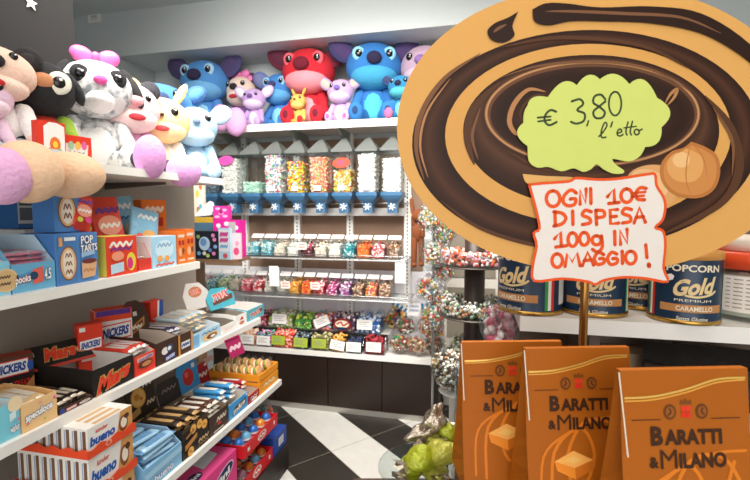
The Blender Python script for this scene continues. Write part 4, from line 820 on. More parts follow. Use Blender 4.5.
t, w, h, M = tray('pale blue tray with coconut picture on the chocolate shelf', 192, 219.5, 326, ZB, XB, .26, '#b9dcec', '#dfeaf0', front=.8, pr=lambda f, w, h: f.rect(-w*.5, -w*.3, 0, h*.9, '#7fb4de').disc(w*.12, h*.4, w*.3, h*.28, '#e9c48a').disc(w*.16, h*.38, w*.2, h*.18, '#7a4f34').disc(w*.2, h*.36, w*.1, h*.09, '#f4efe6').sq(-w*.2, w*.36, h*.76, h*.05, h*.07, '#3a78b8'))
fill(M, w-.012, .24, h*.55, bar_mesh(.16, .04, .022, '#d3e4ee', '#e9d4b4'), 4, 4, .02, 'pale blue wrapped coconut bar piled in the pale blue tray', 'pale blue bars in the coconut tray', yoff=.01)
t, w, h, M = tray('white empty tray with faint red print, twin biscuit bars lid behind', 220, 235.5, 322, ZB, XB, .2, '#f0eeea', '#8f877c', front=.82, hdr=None, pr=lambda f, w, h: f.sq(-w*.3, w*.3, h*.5, h*.04, h*.04, '#e8a090').sq(-w*.3, w*.2, h*.3, h*.04, h*.04, '#eebcb0'))
t, w, h, M = tray('white tray with red flame mark on the chocolate shelf', 236, 246.5, 313, ZB, XB, .2, '#f3f1ee', '#9a9186', front=.9, pr=lambda f, w, h: f.poly([(-w*.2, h*.55), (w*.2, h*.55), (0, h*.85)], '#d8302c').disc(0, h*.28, w*.26, h*.14, '#c97a5a'))
tray('teal tray with red lettering at right end of the chocolate shelf', 247, 263.5, 306, ZB, XB, .2, '#58b4c4', '#e8d8d4', front=.9, pr=lambda f, w, h: f.txt('TWIX', 0, h*.5, w*.74, h*.46, '#d8352f', '#f0e6da', .12, .2).disc(w*.32, h*.62, w*.1, h*.12, '#6a4a3a'))
def lidcard(label, px0, px1, pyt, pyb, x, col, pr, lean=-14):
    y, w = frame_y(px0, px1, x); zb = zx((px0+px1)/2, pyb, x); h = zx((px0+px1)/2, pyt, x)-zb
    t = thing('display_card', label, 'lid', M=T(x, y, zb) @ RZ(80) @ RX(lean))
    MB().prism([(-w*.42, 0), (w*.5, 0), (w*.5, h*.6), (w*.2, h*.96), (-w*.3, h), (-w*.5, h*.55)], 0, .003, card(col)).build('lid_panel', t)
    f = Face(0); f.y = -.0004; pr(f, w, h); f.done(t)
lidcard('grey white rounded lid with oval red print, left of the teal lid', 188, 209, 282, 309, -1.32, '#d9d5d0', lambda f, w, h: f.disc(-w*.02, h*.64, w*.26, h*.2, '#c9805a').txt('TWIX', -w*.02, h*.64, w*.38, h*.17, '#d8352f', '#f4ece2', .1))
lidcard('teal lid with red lettering above the white trays', 211, 233, 287, 308, -1.28, '#4fb0c2', lambda f, w, h: f.poly([(-w*.3, h*.2), (w*.44, h*.35), (w*.44, h*.6), (-w*.3, h*.4)], '#6a4434').txt('TWIX', 0, h*.6, w*.6, h*.34, '#d8352f', '#f2ece4', .16, .2))
# small magenta price tag clipped to the chocolate shelf edge
p = at_x(235, 347, -1.1)
t = thing('price_tag', 'magenta price card hanging below the chocolate shelf end', 'price tag', M=T(*p) @ RZ(40) @ RY(-18)); MB().box(-.035, .035, -.002, .002, -.045, .05, card('#a82a5a')).build('card', t)
f = Face(0); f.y = -.0026; f.sq(-.024, .024, .0, .008, .012, '#eecbd6', 5).rect(-.03, .03, .038, .046, '#7a1f42'); f.done(t)
# ---- lowest product shelf
def wafer_tray(k, z, hp, lab, glab):
    y0, y1 = .975, 1.152; w = y1-y0; d = .27
    M = T(-1.06-d/2, (y0+y1)/2, z) @ RZ(90)
    t = thing('display_tray', lab, 'display tray', M=M, group='stacked orange wafer trays')
    co = card('#e8502c'); b = MB(); b.box(-w/2, w/2, -d/2, d/2, .0003, .003, co)
    def wave(n, L): return [(-L/2, .003)]+[(L/2, .003)]+[(L/2-L*i/(n*4), .026+.005*math.sin(i*math.pi/2)) for i in range(n*4+1)]
    b.prism(wave(3, w), -.002, 0, co, T(0, -d/2+.002, 0)); b.prism(wave(3, w), -.002, 0, co, T(0, d/2, 0))
    b.prism(wave(5, d), -.002, 0, co, T(-w/2, 0, 0) @ RZ(-90)); b.prism(wave(5, d), -.002, 0, co, T(w/2, 0, 0) @ RZ(90))
    b.build('tray_body', t)
    f = Face(d); f.disc(-w*.1, .016, .012, .008, '#f2a58a', 0).disc(-w*.1, .016, .006, .005, '#e8502c'); f.done(t)
    p = MB(); n = 9; th = (d-.012)/n-.0012; pw = w-.012
    p.box(-pw/2, pw/2, -th/2, th/2, .0002, hp, card('#f4f0ea'))
    y = -th/2-.0004
    p.poly([(pw*.1, .0), (pw*.5, .0), (pw*.5, hp), (pw*.22, hp)], card('#d9a05f'), y); p.poly(oval(pw*.28, hp*.5, pw*.11, hp*.3, 20), card('#8a5434'), y-.0003); p.poly(oval(pw*.29, hp*.52, pw*.075, hp*.2, 20), card('#f2e6d4'), y-.0006); p.poly(oval(pw*.36, hp*.72, pw*.06, hp*.1, 14), card('#5a3422'), y-.0008)
    text(p, 'kinder', pw*.26, hp*.15, -pw*.2, y-.0004, hp*.78, card('#d8402c'), None, .1); text(p, 'bueno', pw*.54, hp*.34, -pw*.18, y-.0004, hp*.48, card('#2f62b4'), None, .15, 0, .05)
    p.poly([(-pw*.46, hp*.2), (-pw*.4, hp*.06), (-pw*.32, hp*.18)], card('#d8302c'), y-.0004)
    x = -pw/2-.0004
    p.add([(x, -th*.3, hp*.08), (x, th*.12, hp*.08), (x, th*.12, hp*.92), (x, -th*.3, hp*.92)], [(0, 1, 2, 3)], card('#7a5a44')); p.add([(x-.0002, th*.2, hp*.1), (x-.0002, th*.36, hp*.1), (x-.0002, th*.36, hp*.9), (x-.0002, th*.2, hp*.9)], [(0, 1, 2, 3)], card('#9fb2d0'))
    p.poly([(-pw*.3, -th*.3), (pw*.3, -th*.3), (pw*.3, th*.3), (-pw*.3, th*.3)], card('#d9b48a'), 0, T(0, 0, hp+.0004) @ RX(-90))
    base = None
    for i in range(n):
        L = M @ T(0, -d/2+.006+(th+.0012)*(i+.5), .0034)
        if base is None: base = tag(p.build('wafer_pack', None, L), glab, 'wafer pack', 'wafer packs in tray %s' % ['low', 'middle', 'top'][k])
        else: copy_one(base, L)
wafer_tray(0, ZC, .111, 'orange wave edged wafer tray, lowest of the stack', 'white wafer pack standing in the lowest orange wave edged tray')
wafer_tray(1, ZC+.1185, .111, 'orange wave edged wafer tray, second of the stack', 'white wafer pack standing in the second orange wave edged tray')
wafer_tray(2, ZC+.237, .083, 'orange wave edged wafer tray, topmost of the stack', 'white wafer pack standing in the topmost orange wave edged tray')
t, w, h, M = tray('light blue tray overfull of light blue wafer bars on lowest shelf', 137, 177, 446, ZC, XC, .2, '#86bde2', '#b8d8ec', front=.62, side_back=1.0, pr=lambda f, w, h: f.txt('bueno', 0, h*.3, w*.5, h*.3, '#e8ecf0', '#4a7ab8', .05).poly([(-w*.5, h*.5), (w*.5, h*.6), (w*.5, h*.85), (-w*.5, h*.75)], '#a9d2ec'))
pb = bar_mesh(.165, .05, .02, '#a2cdea', '#6fa2d0'); base = None
for k in range(7):
    for i in range(3):
        L = M @ T(random.uniform(-.008, .008), -.065+i*.062, .007+.0185*(k+.5)) @ RZ(90+random.uniform(-7, 7)) @ RX(random.uniform(-4, 4))
        if base is None: base = tag(pb.build('wafer_bar', None, L), 'light blue wrapped wafer bar in the overfull light blue tray', 'wafer bar', 'light blue wafer bars')
        else: copy_one(base, L)
def cookie(f, x, z, r): f.disc(x, z, r, r, '#e8a23f').disc(x, z, r*.86, r*.86, '#f2c06a').disc(x-r*.2, z+r*.1, r*.35, r*.35, '#d98a2f').disc(x+r*.3, z-r*.2, r*.2, r*.2, '#c97a2a'); return f
def cook(f, w, h):
    f.rect(-w*.5, w*.5, h*.9, h, '#4a3a2c')
    for x, z in ((-.1, .82), (.14, .84), (.32, .72), (-.24, .16)): cookie(f, w*x, h*z, w*.115)
    f.poly([(-w*.45, h*.3), (w*.0, h*.5), (w*.0, h*.66), (-w*.45, h*.48)], '#c78a4a').poly([(-w*.4, h*.66), (-w*.1, h*.78), (-w*.14, h*.86), (-w*.42, h*.74)], '#b07a48').sq(w*.05, w*.44, h*.3, h*.05, h*.05, '#d9b88a', 7).sq(w*.05, w*.44, h*.16, h*.04, h*.04, '#8f6a3c', 7)
def cookh(f, w, h): cookie(f, -w*.08, h*.55, w*.24); f.sq(w*.12, w*.42, h*.84, h*.06, h*.05, '#f2eee6', 5).sq(w*.14, w*.4, h*.28, h*.05, h*.05, '#d9c8a8', 5).poly([(-w*.46, h*.02), (-w*.1, h*.1), (-w*.1, h*.3), (-w*.46, h*.2)], '#c99a5c')
t, w, h, M = tray('black cookie tray with golden biscuits printed, tall black header behind', 177.5, 205, 424, ZC, XC, .24, '#2c2622', '#4a3c32', front=.97, side_back=1.0, hdr=(.135, '#33291f'), hpr=cookh, pr=cook)
fill(M, w-.012, .22, h*.66, bar_mesh(.19, .04, .02, '#3a2f28', '#c9a26a'), 3, 3, .018, 'black and gold wrapped biscuit bar in the black cookie tray', 'black biscuit bars in the cookie tray', 'biscuit_bar', 'biscuit bar')
t, w, h, M = tray('dark brown tray of brown chocolate bags on the lowest shelf', 205.6, 226, 410, ZC, XC, .24, '#3f2f27', '#8f7a66', front=.86, pr=lambda f, w, h: f.poly([(-w*.3, h*.42), (w*.38, h*.52), (w*.38, h*.84), (-w*.1, h*.76)], '#5f4638').sq(-w*.12, w*.34, h*.64, h*.08, h*.08, '#e2d4c4').disc(w*.0, h*.4, w*.1, h*.07, '#d8352c').rect(-w*.3, w*.2, h*.1, h*.16, '#d8d2c8'), hdr=(.1, '#37302c'), hpr=lambda f, w, h: f.sq(-w*.3, w*.3, h*.6, h*.06, h*.06, '#8f8378'))
fill(M, w-.012, .22, h*.5, bar_mesh(.17, .04, .022, '#5a3a2c', '#e6ded2'), 3, 3, .02, 'brown and white wrapped bar in the dark brown tray', 'brown bars in the dark brown tray')
t, w, h, M = tray('bright blue tray with white letter, blue header card standing behind', 226.5, 246, 397, ZC, XC, .26, '#3f9ad8', '#d5cbbd', front=.82, pr=lambda f, w, h: f.poly([(-w*.38, h*.2), (w*.4, h*.36), (w*.36, h*.74), (-w*.2, h*.66)], '#5a3a2c').txt('m&m', w*.02, h*.48, w*.62, h*.34, '#f4f0e8', None, .14).rect(w*.36, w*.46, h*.84, h*.96, '#f0eeea'), hdr=(.135, '#3a96d6'), hpr=lambda f, w, h: f.disc(0, h*.46, w*.24, h*.3, '#c8302c').disc(-w*.06, h*.56, w*.08, h*.1, '#e8635a').rect(w*.22, w*.36, h*.7, h*.86, '#e8f2f8'))
fill(M, w-.012, .24, h*.6, bar_mesh(.16, .045, .024, '#4a9fd8', '#f0ece4'), 2, 3, .022, 'blue and white wrapped chocolate bag in the bright blue tray', 'blue bags in the bright blue tray', 'candy_bag_bar', 'candy bag')
t, w, h, M = tray('dark red tray of red bags with red header card behind', 246.5, 257.5, 392, ZC, XC, .28, '#a8252c', '#c9b4a4', front=.84, pr=lambda f, w, h: f.sq(-w*.34, w*.34, h*.6, h*.07, h*.1, '#f2e8e0', 5).disc(0, h*.3, w*.28, h*.12, '#f2ece4').rect(-w*.1, w*.34, h*.8, h*.92, '#d84a44'), hdr=(.115, '#a82630'), hpr=lambda f, w, h: f.sq(-w*.34, w*.34, h*.5, h*.07, h*.1, '#f0dcd2', 5).rect(w*.22, w*.4, h*.8, h*.9, '#e9dcd4'))
fill(M, w-.01, .26, h*.5, bar_mesh(.15, .035, .022, '#b82a34', '#f2e4de'), 2, 3, .02, 'red and white wrapped bag in the dark red tray', 'red bags in the dark red tray', 'candy_bag_bar', 'candy bag')
y, w = frame_y(258, 277, XC); d = .3
M = T(XC-d/2, y, ZC) @ RZ(90)
t = thing('crate', 'orange slatted crate of burger shaped gummies at end of lowest shelf', 'crate', M=M)
OR_ = card('#ec9a2a'); b = MB().box(-w/2, w/2, -d/2, d/2, .0004, .004, OR_)
for z0, z1 in ((.004, .06), (.072, .105)):
    b.box(-w/2, w/2, -d/2, -d/2+.005, z0, z1, OR_); b.box(-w/2, w/2, d/2-.005, d/2, z0, z1, OR_); b.box(-w/2, -w/2+.005, -d/2+.005, d/2-.005, z0, z1, OR_); b.box(w/2-.005, w/2, -d/2+.005, d/2-.005, z0, z1, OR_)
for sx in (-1, 1):
    for sy in (-1, 1): b.box(sx*(w/2-.009)-.006, sx*(w/2-.009)+.006, sy*(d/2-.009)-.006, sy*(d/2-.009)+.006, .004, .105, OR_)
b.box(-w/2+.006, w/2-.006, -d/2+.006, d/2-.006, .055, .062, card('#c98a4a')); b.build('crate_body', t)
f = Face(d); f.sq(-w*.3, w*.3, .034, .006, .01, '#f6e2c4', 6); f.disc(w*.2, .034, .012, .012, '#f3d3a0'); f.done(t)
bun = plastic('#e2a45a', .4); gu = MB()
gu.ell((0, 0, .008), (.03, .008, .03), bun, seg=14, rings=8).ell((0, .012, .008), (.029, .004, .029), plastic('#6fa03f', .4), seg=14, rings=6).ell((0, .019, .008), (.029, .004, .029), plastic('#c8402f', .4), seg=14, rings=6).ell((0, .028, .008), (.03, .008, .03), plastic('#f0d7b4', .4), seg=14, rings=8)
gu.box(-.034, .034, -.011, -.010, -.024, .042, CLEAR); base = None
for r_ in range(2):
    for i in range(6):
        L = M @ T(-w*.26+r_*w*.5, -d/2+.03+i*.044, .098) @ RZ(90+8) @ RX(-22)
        L = M @ T((-.25+.5*r_)*w, -d/2+.028+i*.044, .098) @ RX(-24)
        if base is None: base = tag(gu.build('gummy_burger', None, L), 'burger shaped layered gummy in clear wrap in the orange crate', 'gummy', 'burger gummies in the orange crate')
        else: copy_one(base, L)
for i, (px, py, hx, lab) in enumerate(((247, 366, '#b8283c', 'red candy carton standing behind the burger gummies'), (262, 372, '#c82f48', 'small crimson carton at the back corner of the orange crate'))):
    p = at_x(px, py, -1.40-.03*i)
    tag(MB().box(-.07, .07, -.03, .03, 0, p.z+.03-ZC, card(hx)).box(-.05, .05, -.0305, -.0301, .1, .13, card('#eac8c8')).build('carton', None, T(-1.47, 2.02+i*.155-.07, ZC+.001) @ RZ(90)), lab, 'carton')
# ---- plinth goods
XD = -1.05
def fini(f, w, h): f.disc(w*.14, h*.74, w*.28, h*.14, '#efc6da', 20).disc(w*.14, h*.74, w*.26, h*.115, '#23285a', 20).txt('fini', w*.14, h*.74, w*.32, h*.13, '#f6f4f0', None, .25, 0, .04).poly([(-w*.4, h*.1), (w*.3, h*.2), (w*.36, h*.5), (-w*.3, h*.42)], '#f0a8c4').poly([(-w*.1, h*.08), (w*.42, h*.16), (w*.42, h*.36), (0, h*.3)], '#f5d3de')
y0, y1 = yx(190, XD), yx(233, XD); w = y1-y0; zt_ = zx(233, 452, XD); d = .24; h = zt_-ZD
t = thing('gift_box', 'bright pink sweets box with navy oval logo on the dark plinth', 'box', M=T(XD-d/2, (y0+y1)/2, ZD) @ RZ(90))
MB().box(-w/2, w/2, -d/2, d/2, .0005, h, card('#dc3f86')).build('body', t); f = Face(d); fini(f, w, h); f.done(t)
f = Face(0); f.y = 0; f.rect(-w*.5, w*.5, -d*.5, d*.5, '#e2528f').disc(-w*.3, -d*.3, w*.14, d*.1, '#23285a').txt('fini', -w*.3, -d*.3, w*.2, d*.09, '#f4f2ee').poly([(-w*.1, -d*.3), (w*.3, -d*.26), (w*.36, 0), (-w*.05, -d*.04)], '#cfe2e6').poly([(-w*.2, d*.1), (w*.2, d*.12), (w*.2, d*.36), (-w*.2, d*.36)], '#f2a4c4'); f.done(t, 'printed_top', T(0, 0, h+.0009) @ RX(-90))
f = Face(d); f.y = 0; f.disc(d*.1, h*.7, d*.25, h*.13, '#23285a').txt('fini', d*.1, h*.7, d*.3, h*.12, '#f4f2ee'); f.done(t, 'printed_side', T(-w/2-.0003, 0, 0) @ RZ(-90))
RED_ = card('#d3222a')
y0, y1 = 1.745, 2.085; w = y1-y0; d = .27; zu = .353
M = T(XD-d/2, (y0+y1)/2, ZD) @ RZ(90)
t = thing('egg_display', 'two-tier red card display of foil chocolate eggs on the plinth', 'display', M=M)
def redtray(z, yf, hh, lab):
    b = MB(); b.box(-w/2, w/2, yf, d/2, z, z+.004, RED_); b.box(-w/2, w/2, yf, yf+.004, z+.004, z+hh, RED_); b.box(-w/2, w/2, d/2-.004, d/2, z+.004, z+hh, RED_); b.box(-w/2, -w/2+.004, yf+.004, d/2-.004, z+.004, z+hh, RED_); b.box(w/2-.004, w/2, yf+.004, d/2-.004, z+.004, z+hh, RED_)
    b.build('tray', t); f = Face(0); f.y = yf-.0004; f.disc(0, z+hh*.5, w*.13, hh*.34, '#f0e8e2').disc(0, z+hh*.5, w*.11, hh*.26, '#d8302c').sq(-w*.09, w*.09, z+hh*.5, hh*.1, hh*.12, '#f4f0ea', 5).rect(-w*.42, -w*.36, z+hh*.35, z+hh*.65, '#eee4de').rect(w*.36, w*.41, z+hh*.35, z+hh*.65, '#eee4de'); f.done(t)
redtray(.0005, -d/2, .07, ''); redtray(zu-ZD, -d/2-.03, .06, '')
MB().box(-w/2, w/2, d/2-.03, d/2-.005, .08, zu-ZD-.001, RED_).build('back_support', t)
for sx in (-1, 1): MB().box(sx*(w/2-.004)-.003, sx*(w/2-.004)+.003, -d*.1, d*.35, .071, zu-ZD-.001, RED_).build('side_support', t)
def egg(c1, c2):
    m = MB(); m.ell((0, 0, .035), (.028, .028, .035), foil('#f3f0ec'), seg=14, rings=12)
    for i, f_ in enumerate(m.f):
        zc = sum(m.v[k][2] for k in f_)/len(f_)
        if zc > .046: m.mi[i] = m.m(foil(c1))
        elif .028 < zc < .038: m.mi[i] = m.m(foil(c2))
    return m
kinds = [('#2f6fc0', '#e8452f', 'blue topped'), ('#6fb4dc', '#3a7ac8', 'pale blue topped'), ('#e8872f', '#d8352c', 'orange topped'), ('#c9a0b8', '#8a5a3c', 'mauve topped')]
pro = []
for (zz, lev, pick, yf) in ((zu-ZD+.005, 'upper', (0, 1, 0, 2), -d/2-.02), (.006, 'lower', (2, 3, 2, 1), -d/2+.01)):
    bs = {}
    for r_ in range(3):
        for i in range(5):
            k = pick[(i+r_*2) % 4]; L = M @ T(-w/2+.036+i*(w-.072)/4, yf+.04+r_*.066, zz+.0) @ RX(random.uniform(-8, 8))
            if k not in bs: bs[k] = tag(egg(*kinds[k][:2]).build('chocolate_egg', None, L), '%s foil chocolate egg on the %s red tier' % (kinds[k][2], lev), 'chocolate egg', '%s eggs on the %s red tier' % (kinds[k][2], lev))
            else: copy_one(bs[k], L)
y0, y1 = 2.095, 2.262
t = thing('box', 'royal blue box with white label at the plinth end', 'box', M=T(XD-.075, (y0+y1)/2, ZD) @ RZ(90)); w = y1-y0
MB().box(-w/2, w/2, -.075, .075, .0005, .105, card('#23479c')).build('body', t); f = Face(.15); f.rect(-w*.12, w*.25, .03, .075, '#e6e8ea').sq(-w*.08, w*.2, .06, .004, .004, '#8a94a4').sq(-w*.08, w*.2, .044, .004, .004, '#8a94a4'); f.done(t)
candy_bag((-1.13, 2.16, .345), (.06, .06, .09), cm('#e8784a', '#3f9a94', '#eee6da', '#c8503c', '#d8d4cc', '#e8b46a'), 'clear bag with teal and orange sweets above the royal blue box', 91, None, 60, .014)
# small shelf in the far corner with party boxes
zc = 1.19; a, b_ = at_y(190, 256, 2.5).x, at_y(241, 256, 2.5).x
t = thing('corner_stand', 'small brown stand behind the left unit carrying party bags', 'stand', (0, 0, 0)); BRW = mat('#8a6a4e', .5, 0, 'laminate', 6, .06)
MB().box(a, b_, 2.42, 2.62, zc-.02, zc, BRW).build('shelf_board', t); MB().box(a, a+.04, 2.5, 2.6, .0005, zc-.0201, BRW).build('post', t)
def cornerbox(label, px0, px1, pyt, y, d, col, pr, rz=0, z=None, name='gift_bag', cat='gift bag', lean=0):
    z = zc+.001 if z is None else z
    A, Bq = at_y(px0, pyt, y), at_y(px1, pyt, y); w = Bq.x-A.x; h = A.z-z
    t = thing(name, label, cat, M=T((A.x+Bq.x)/2, y+d/2, z) @ RZ(rz) @ RX(lean)); MB().box(-w/2, w/2, -d/2, d/2, 0, h, card(col)).build('body', t); f = Face(d); pr(f, w, h); f.done(t); return t
def balloons(f, w, h):
    f.disc(-w*.1, h*.55, w*.24, h*.25, '#b8d4e8').disc(-w*.14, h*.6, w*.14, h*.14, '#6f9ac8')
    for x, z, c in ((.28, .85, '#e58ab8'), (.34, .7, '#e58ab8'), (-.36, .8, '#8fb86a'), (.3, .2, '#e58ab8'), (-.34, .2, '#6fb0d8'), (.05, .12, '#c9d87a'), (.38, .45, '#8ab4e0'), (-.1, .2, '#e8e0d0'), (.15, .32, '#6f8fd0')): f.disc(w*x, h*z, w*.08, h*.07, c)
cornerbox('black party bag with pale balloon and pink dots on small brown shelf', 195, 218, 231, 2.43, .05, '#22242e', balloons)
cornerbox('magenta party box with white dots behind the pale blue card', 213, 240, 220, 2.53, .07, '#e0279c', lambda f, w, h: [f.disc(w*x, h*z, w*.09, h*.06, '#f6eaf2') for x, z in ((-.3, .85), (0, .9), (.35, .8), (.4, .55), (.2, .3), (-.2, .6), (.42, .25))] and f.rect(w*.08, w*.34, h*.05, h*.95, '#b9b4b4').disc(-w*.2, h*.35, w*.13, h*.1, '#6f7fd8'))
cornerbox('pale blue and white party card with pink script on small brown shelf', 217, 231, 228, 2.425, .02, '#bcdcee', lambda f, w, h: f.rect(-w*.44, w*.44, h*.25, h*.95, '#eef2f6').sq(-w*.3, w*.3, h*.8, h*.05, h*.07, '#e05aa8').sq(-w*.3, w*.3, h*.62, h*.05, h*.07, '#e05aa8').sq(-w*.3, w*.3, h*.42, h*.04, h*.05, '#7fb0e0').disc(w*.1, h*.12, w*.2, h*.08, '#d85a6a'), rz=-12)
cornerbox('pink floral party card leaning beside the pale blue card', 231.5, 240, 233, 2.46, .02, '#f4d3dc', lambda f, w, h: f.disc(0, h*.3, w*.3, h*.15, '#e0507a').disc(w*.1, h*.6, w*.2, h*.1, '#f0a0b4'), rz=8)
p = at_y(214, 220, 2.55)
cornerbox('hot pink flower printed pack above the magenta party box', 213, 229, 206, 2.56, .03, '#e2389c', lambda f, w, h: [f.disc(w*x, h*z, w*.16, h*.1, '#f4b8d8') for x, z in ((-.2, .8), (.2, .7), (0, .45), (.25, .25), (-.25, .2))] and f.disc(0, h*.6, w*.12, h*.2, '#a81a70'), z=at_y(220, 220, 2.53).z+.003)
t = cornerbox('slate blue gift box with gold lid band and white paper leaf on top', 191, 214, 217, 2.57, .045, '#4f7188', lambda f, w, h: f.rect(-w*.5, w*.5, h*.86, h, '#c9a23a'), name='gift_box', cat='gift box')
z_ = at_y(200, 217, 2.57).z-zc
MB().prism([(-.085, 0), (.05, 0.01), (.075, .05), (.07, .095), (.045, .105), (.0, .075), (-.05, .03)], -.003, .003, plastic('#eceeea')).build('paper_leaf', t, T(0, 0, z_+.001))
cornerbox('sweets pack with colourful print at top left of the dispensers', 190, 203.5, 181, 2.60, .02, '#e8dcc8', lambda f, w, h: [f.disc(w*random.uniform(-.4, .4), h*random.uniform(.5, .95), w*.12, h*.05, c) for c in ('#e8784a', '#6fb0c8', '#f2c84a', '#d8506a', '#8fb85a', '#f6f2ea', '#e8a05a', '#5a8ac0')] and f, name='candy_pack', cat='candy pack')
# booklets and small boxes among the top-left plush
def topbox(label, px0, px1, pyt, x, d, col, pr, rz=78, name='picture_box', cat='box'):
    y, w = frame_y(px0, px1, x); h = zx((px0+px1)/2, pyt, x)-ZP
    t = thing(name, label, cat, M=T(x-d/2, y, ZP+.001) @ RZ(rz)); MB().box(-w/2, w/2, -d/2, d/2, 0, h, card(col)).build('body', t); f = Face(d); pr(f, w, h); f.done(t); return t
topbox('upright white picture box with red and orange flowers before the black plush', 49, 73, 124, -1.185, .03, '#e2402c', lambda f, w, h: f.poly([(-w*.32, 0), (w*.46, 0), (w*.46, h*.9), (w*.2, h*.98), (-w*.1, h*.98), (-w*.3, h*.85)], '#f2f1ee').disc(w*.1, h*.4, w*.2, h*.2, '#e8783a').disc(w*.1, h*.4, w*.09, h*.09, '#f4d24a').disc(w*.24, h*.2, w*.12, h*.1, '#8fb84a').disc(-w*.1, h*.2, w*.12, h*.1, '#e8783a'))
topbox('wide red and white box lying before the white and grey plush', 74.5, 98, 138, -1.20, .05, '#f2efea', lambda f, w, h: f.rect(-w*.5, w*.5, h*.7, h, '#e2402c').poly([(w*.3, 0), (w*.5, 0), (w*.5, h*.8), (w*.4, h*.8)], '#e2402c').disc(-w*.25, h*.62, w*.1, h*.16, '#9fc8a0').disc(0, h*.64, w*.1, h*.16, '#f0b85a').disc(w*.22, h*.66, w*.1, h*.16, '#e06a9a').sq(-w*.4, w*.2, h*.36, h*.03, h*.05, '#8a94a0').sq(-w*.4, w*.2, h*.18, h*.03, h*.05, '#8a94a0'))
# ------------------------------------------------------------------ right-hand unit with popcorn tins
t = thing('tin_shelf_unit', 'white shelf unit carrying the navy popcorn tins', 'shelving', (.095, .95, 0))
MB().box(0, .95, 0, .3, 1.245, 1.2768, SHELFW).build('shelf_board', t); MB().box(.14, .95, .08, .3, 1.03, 1.05, SHELFW).build('lower_board', t)
MB().box(.0, .95, .301, .32, 0, 1.5, mat('#6e5a4c', .5, 0, 'laminate', 6, .05)).build('back_panel', t); MB().box(.15, .172, .06, .3, 1.0505, 1.2445, mat('#59463a', .5, 0, 'laminate', 6, .05)).build('side_panel', t); MB().box(.14, .95, .1, .3, 0, 1.029, mat('#4c3c32', .5, 0, 'laminate', 6, .05)).build('body', t)
NAVY = mat('#13304a', .32, .15, 'metal', 12, .05); GOLDM = mat('#c79a4c', .25, .85, 'metal', 14, .06); TANL = plastic('#cf9142', .45)
CR = card('#efe4cc'); SCR = card('#e9cf9a'); BR = card('#c28a55')
def tin(label, px, py, y, wpx, hpx, turn, zrot=0):
    p = at_y(px, py, y); dist = (p-CAM).dot(_f); r = wpx/2*dist/F_PX*.985; h = hpx*dist/F_PX
    ang = math.degrees(math.atan2(p.x, p.y))
    t = thing('popcorn_tin', label, 'tin', (p.x, y, 1.277), -ang+turn, 'navy popcorn tins')
    MB().lathe([(0, .001), (r*.99, .001), (r*1.02, .003), (r*1.02, .007), (r, .009), (r, h-.01), (r*.99, h-.006), (0, h-.006)], NAVY, 40).build('body', t)
    MB().lathe([(r*1.005, .0015), (r*1.03, .003), (r*1.03, .008), (r*1.005, .0095)], GOLDM, 40).build('bottom_rim', t)
    MB().lathe([(r*.985, h-.009), (r*1.035, h-.008), (r*1.035, h+.004), (r*1.01, h+.007), (0, h+.007)], TANL, 40).build('lid', t)
    def patch(mb, a0, a1, z0, z1, m, e):
        n = 8; rr = r+e; vs = [(rr*math.sin(R(a0+(a1-a0)*k/n)), -rr*math.cos(R(a0+(a1-a0)*k/n)), z) for z in (z0, z1) for k in range(n+1)]
        mb.add(vs, [(k, k+1, k+n+2, k+n+1) for k in range(n)], m, None, True)
    f = MB()
    for k, c in enumerate(('#3f9a54', '#f2efe8', '#d8352c')): patch(f, -82+k*6, -76+k*6, .012, h-.012, card(c), .0006); patch(f, 64+k*6, 70+k*6, .012, h-.012, card(c), .0006)
    f.build('flag_stripe', t); f = MB(); patch(f, 95, 150, h*.15, h*.85, card('#d9dcda'), .0006); f.build('information_label', t)
    g = MB(); C_ = r
    text(g, 'POPCORN', r*1.5, h*.1, 0, .0008, h*.82, CR, bold=.03, curve=C_); text(g, 'Gold', r*1.1, h*.25, r*.02, .0008, h*.56, SCR, None, .25, .12, .04, curve=C_)
    text(g, 'PREMIUM', r*1.0, h*.035, 0, .0008, h*.36, CR, bold=.0, curve=C_)
    def strokec(pts, w, m):
        q = MB(); q.stroke(smooth_line(pts, 4), w, m)
        g.add([(math.sin(x/C_)*(C_+.0009), -math.cos(x/C_)*(C_+.0009), z) for x, _, z in q.v], q.f, m)
    strokec([(-r*.2, h*.43), (r*.1, h*.415), (r*.45, h*.45), (r*.62, h*.5)], h*.03, SCR)
    patch(g, -52, 52, h*.19, h*.3, BR, .0006); text(g, 'CARAMELLO', r*1.0, h*.07, r*.05, .0014, h*.245, CR, bold=.03, curve=C_); text(g, 'Senza Glutine', r*.85, h*.055, 0, .0008, h*.1, CR, None, .2, 0, .01, curve=C_)
    g.build('lettering', t); return t, r, h
tin('navy popcorn tin at left end of the white shelf, beside the sign pole', 529, 315, 1.02, 62, 66, -38)
tin('navy popcorn tin half behind the white and orange note, second from left', 593, 316, 1.03, 60, 60, 0)
tin('navy popcorn tin at the back, third from left behind the note corner', 640, 312, 1.12, 56, 58, -20)
t, r_, h_ = tin('navy popcorn tin with full lettering in view, right of the note', 682, 324, 1.0, 61, 66, 15)
g = MB().prism([(-.014, -.006), (.011, -.006), (.015, 0), (.011, .006), (-.014, .006)], -.002, 0, WHITE); g.build('price_sticker', t, RZ(-42) @ T(0, -r_-.001, h_*.66) @ RY(-22))
p = at_y(742, 321, 1.05)
t = thing('sugar_jar', 'clear jar with red lid and white filling right of the popcorn tins', 'jar', (p.x+.014, 1.05, 1.277), -25)
MB().lathe([(0, .001), (.07, .001), (.076, .008), (.076, .098), (.07, .104), (.066, .104), (.071, .096), (.071, .01), (0, .006)], GLASS, 40).build('jar', t)
MB().lathe([(0, .0065), (.069, .0105), (.069, .092), (0, .094)], mat('#e9ddd0', .8, 0, 'powder', 30, .06), 40).build('filling', t)
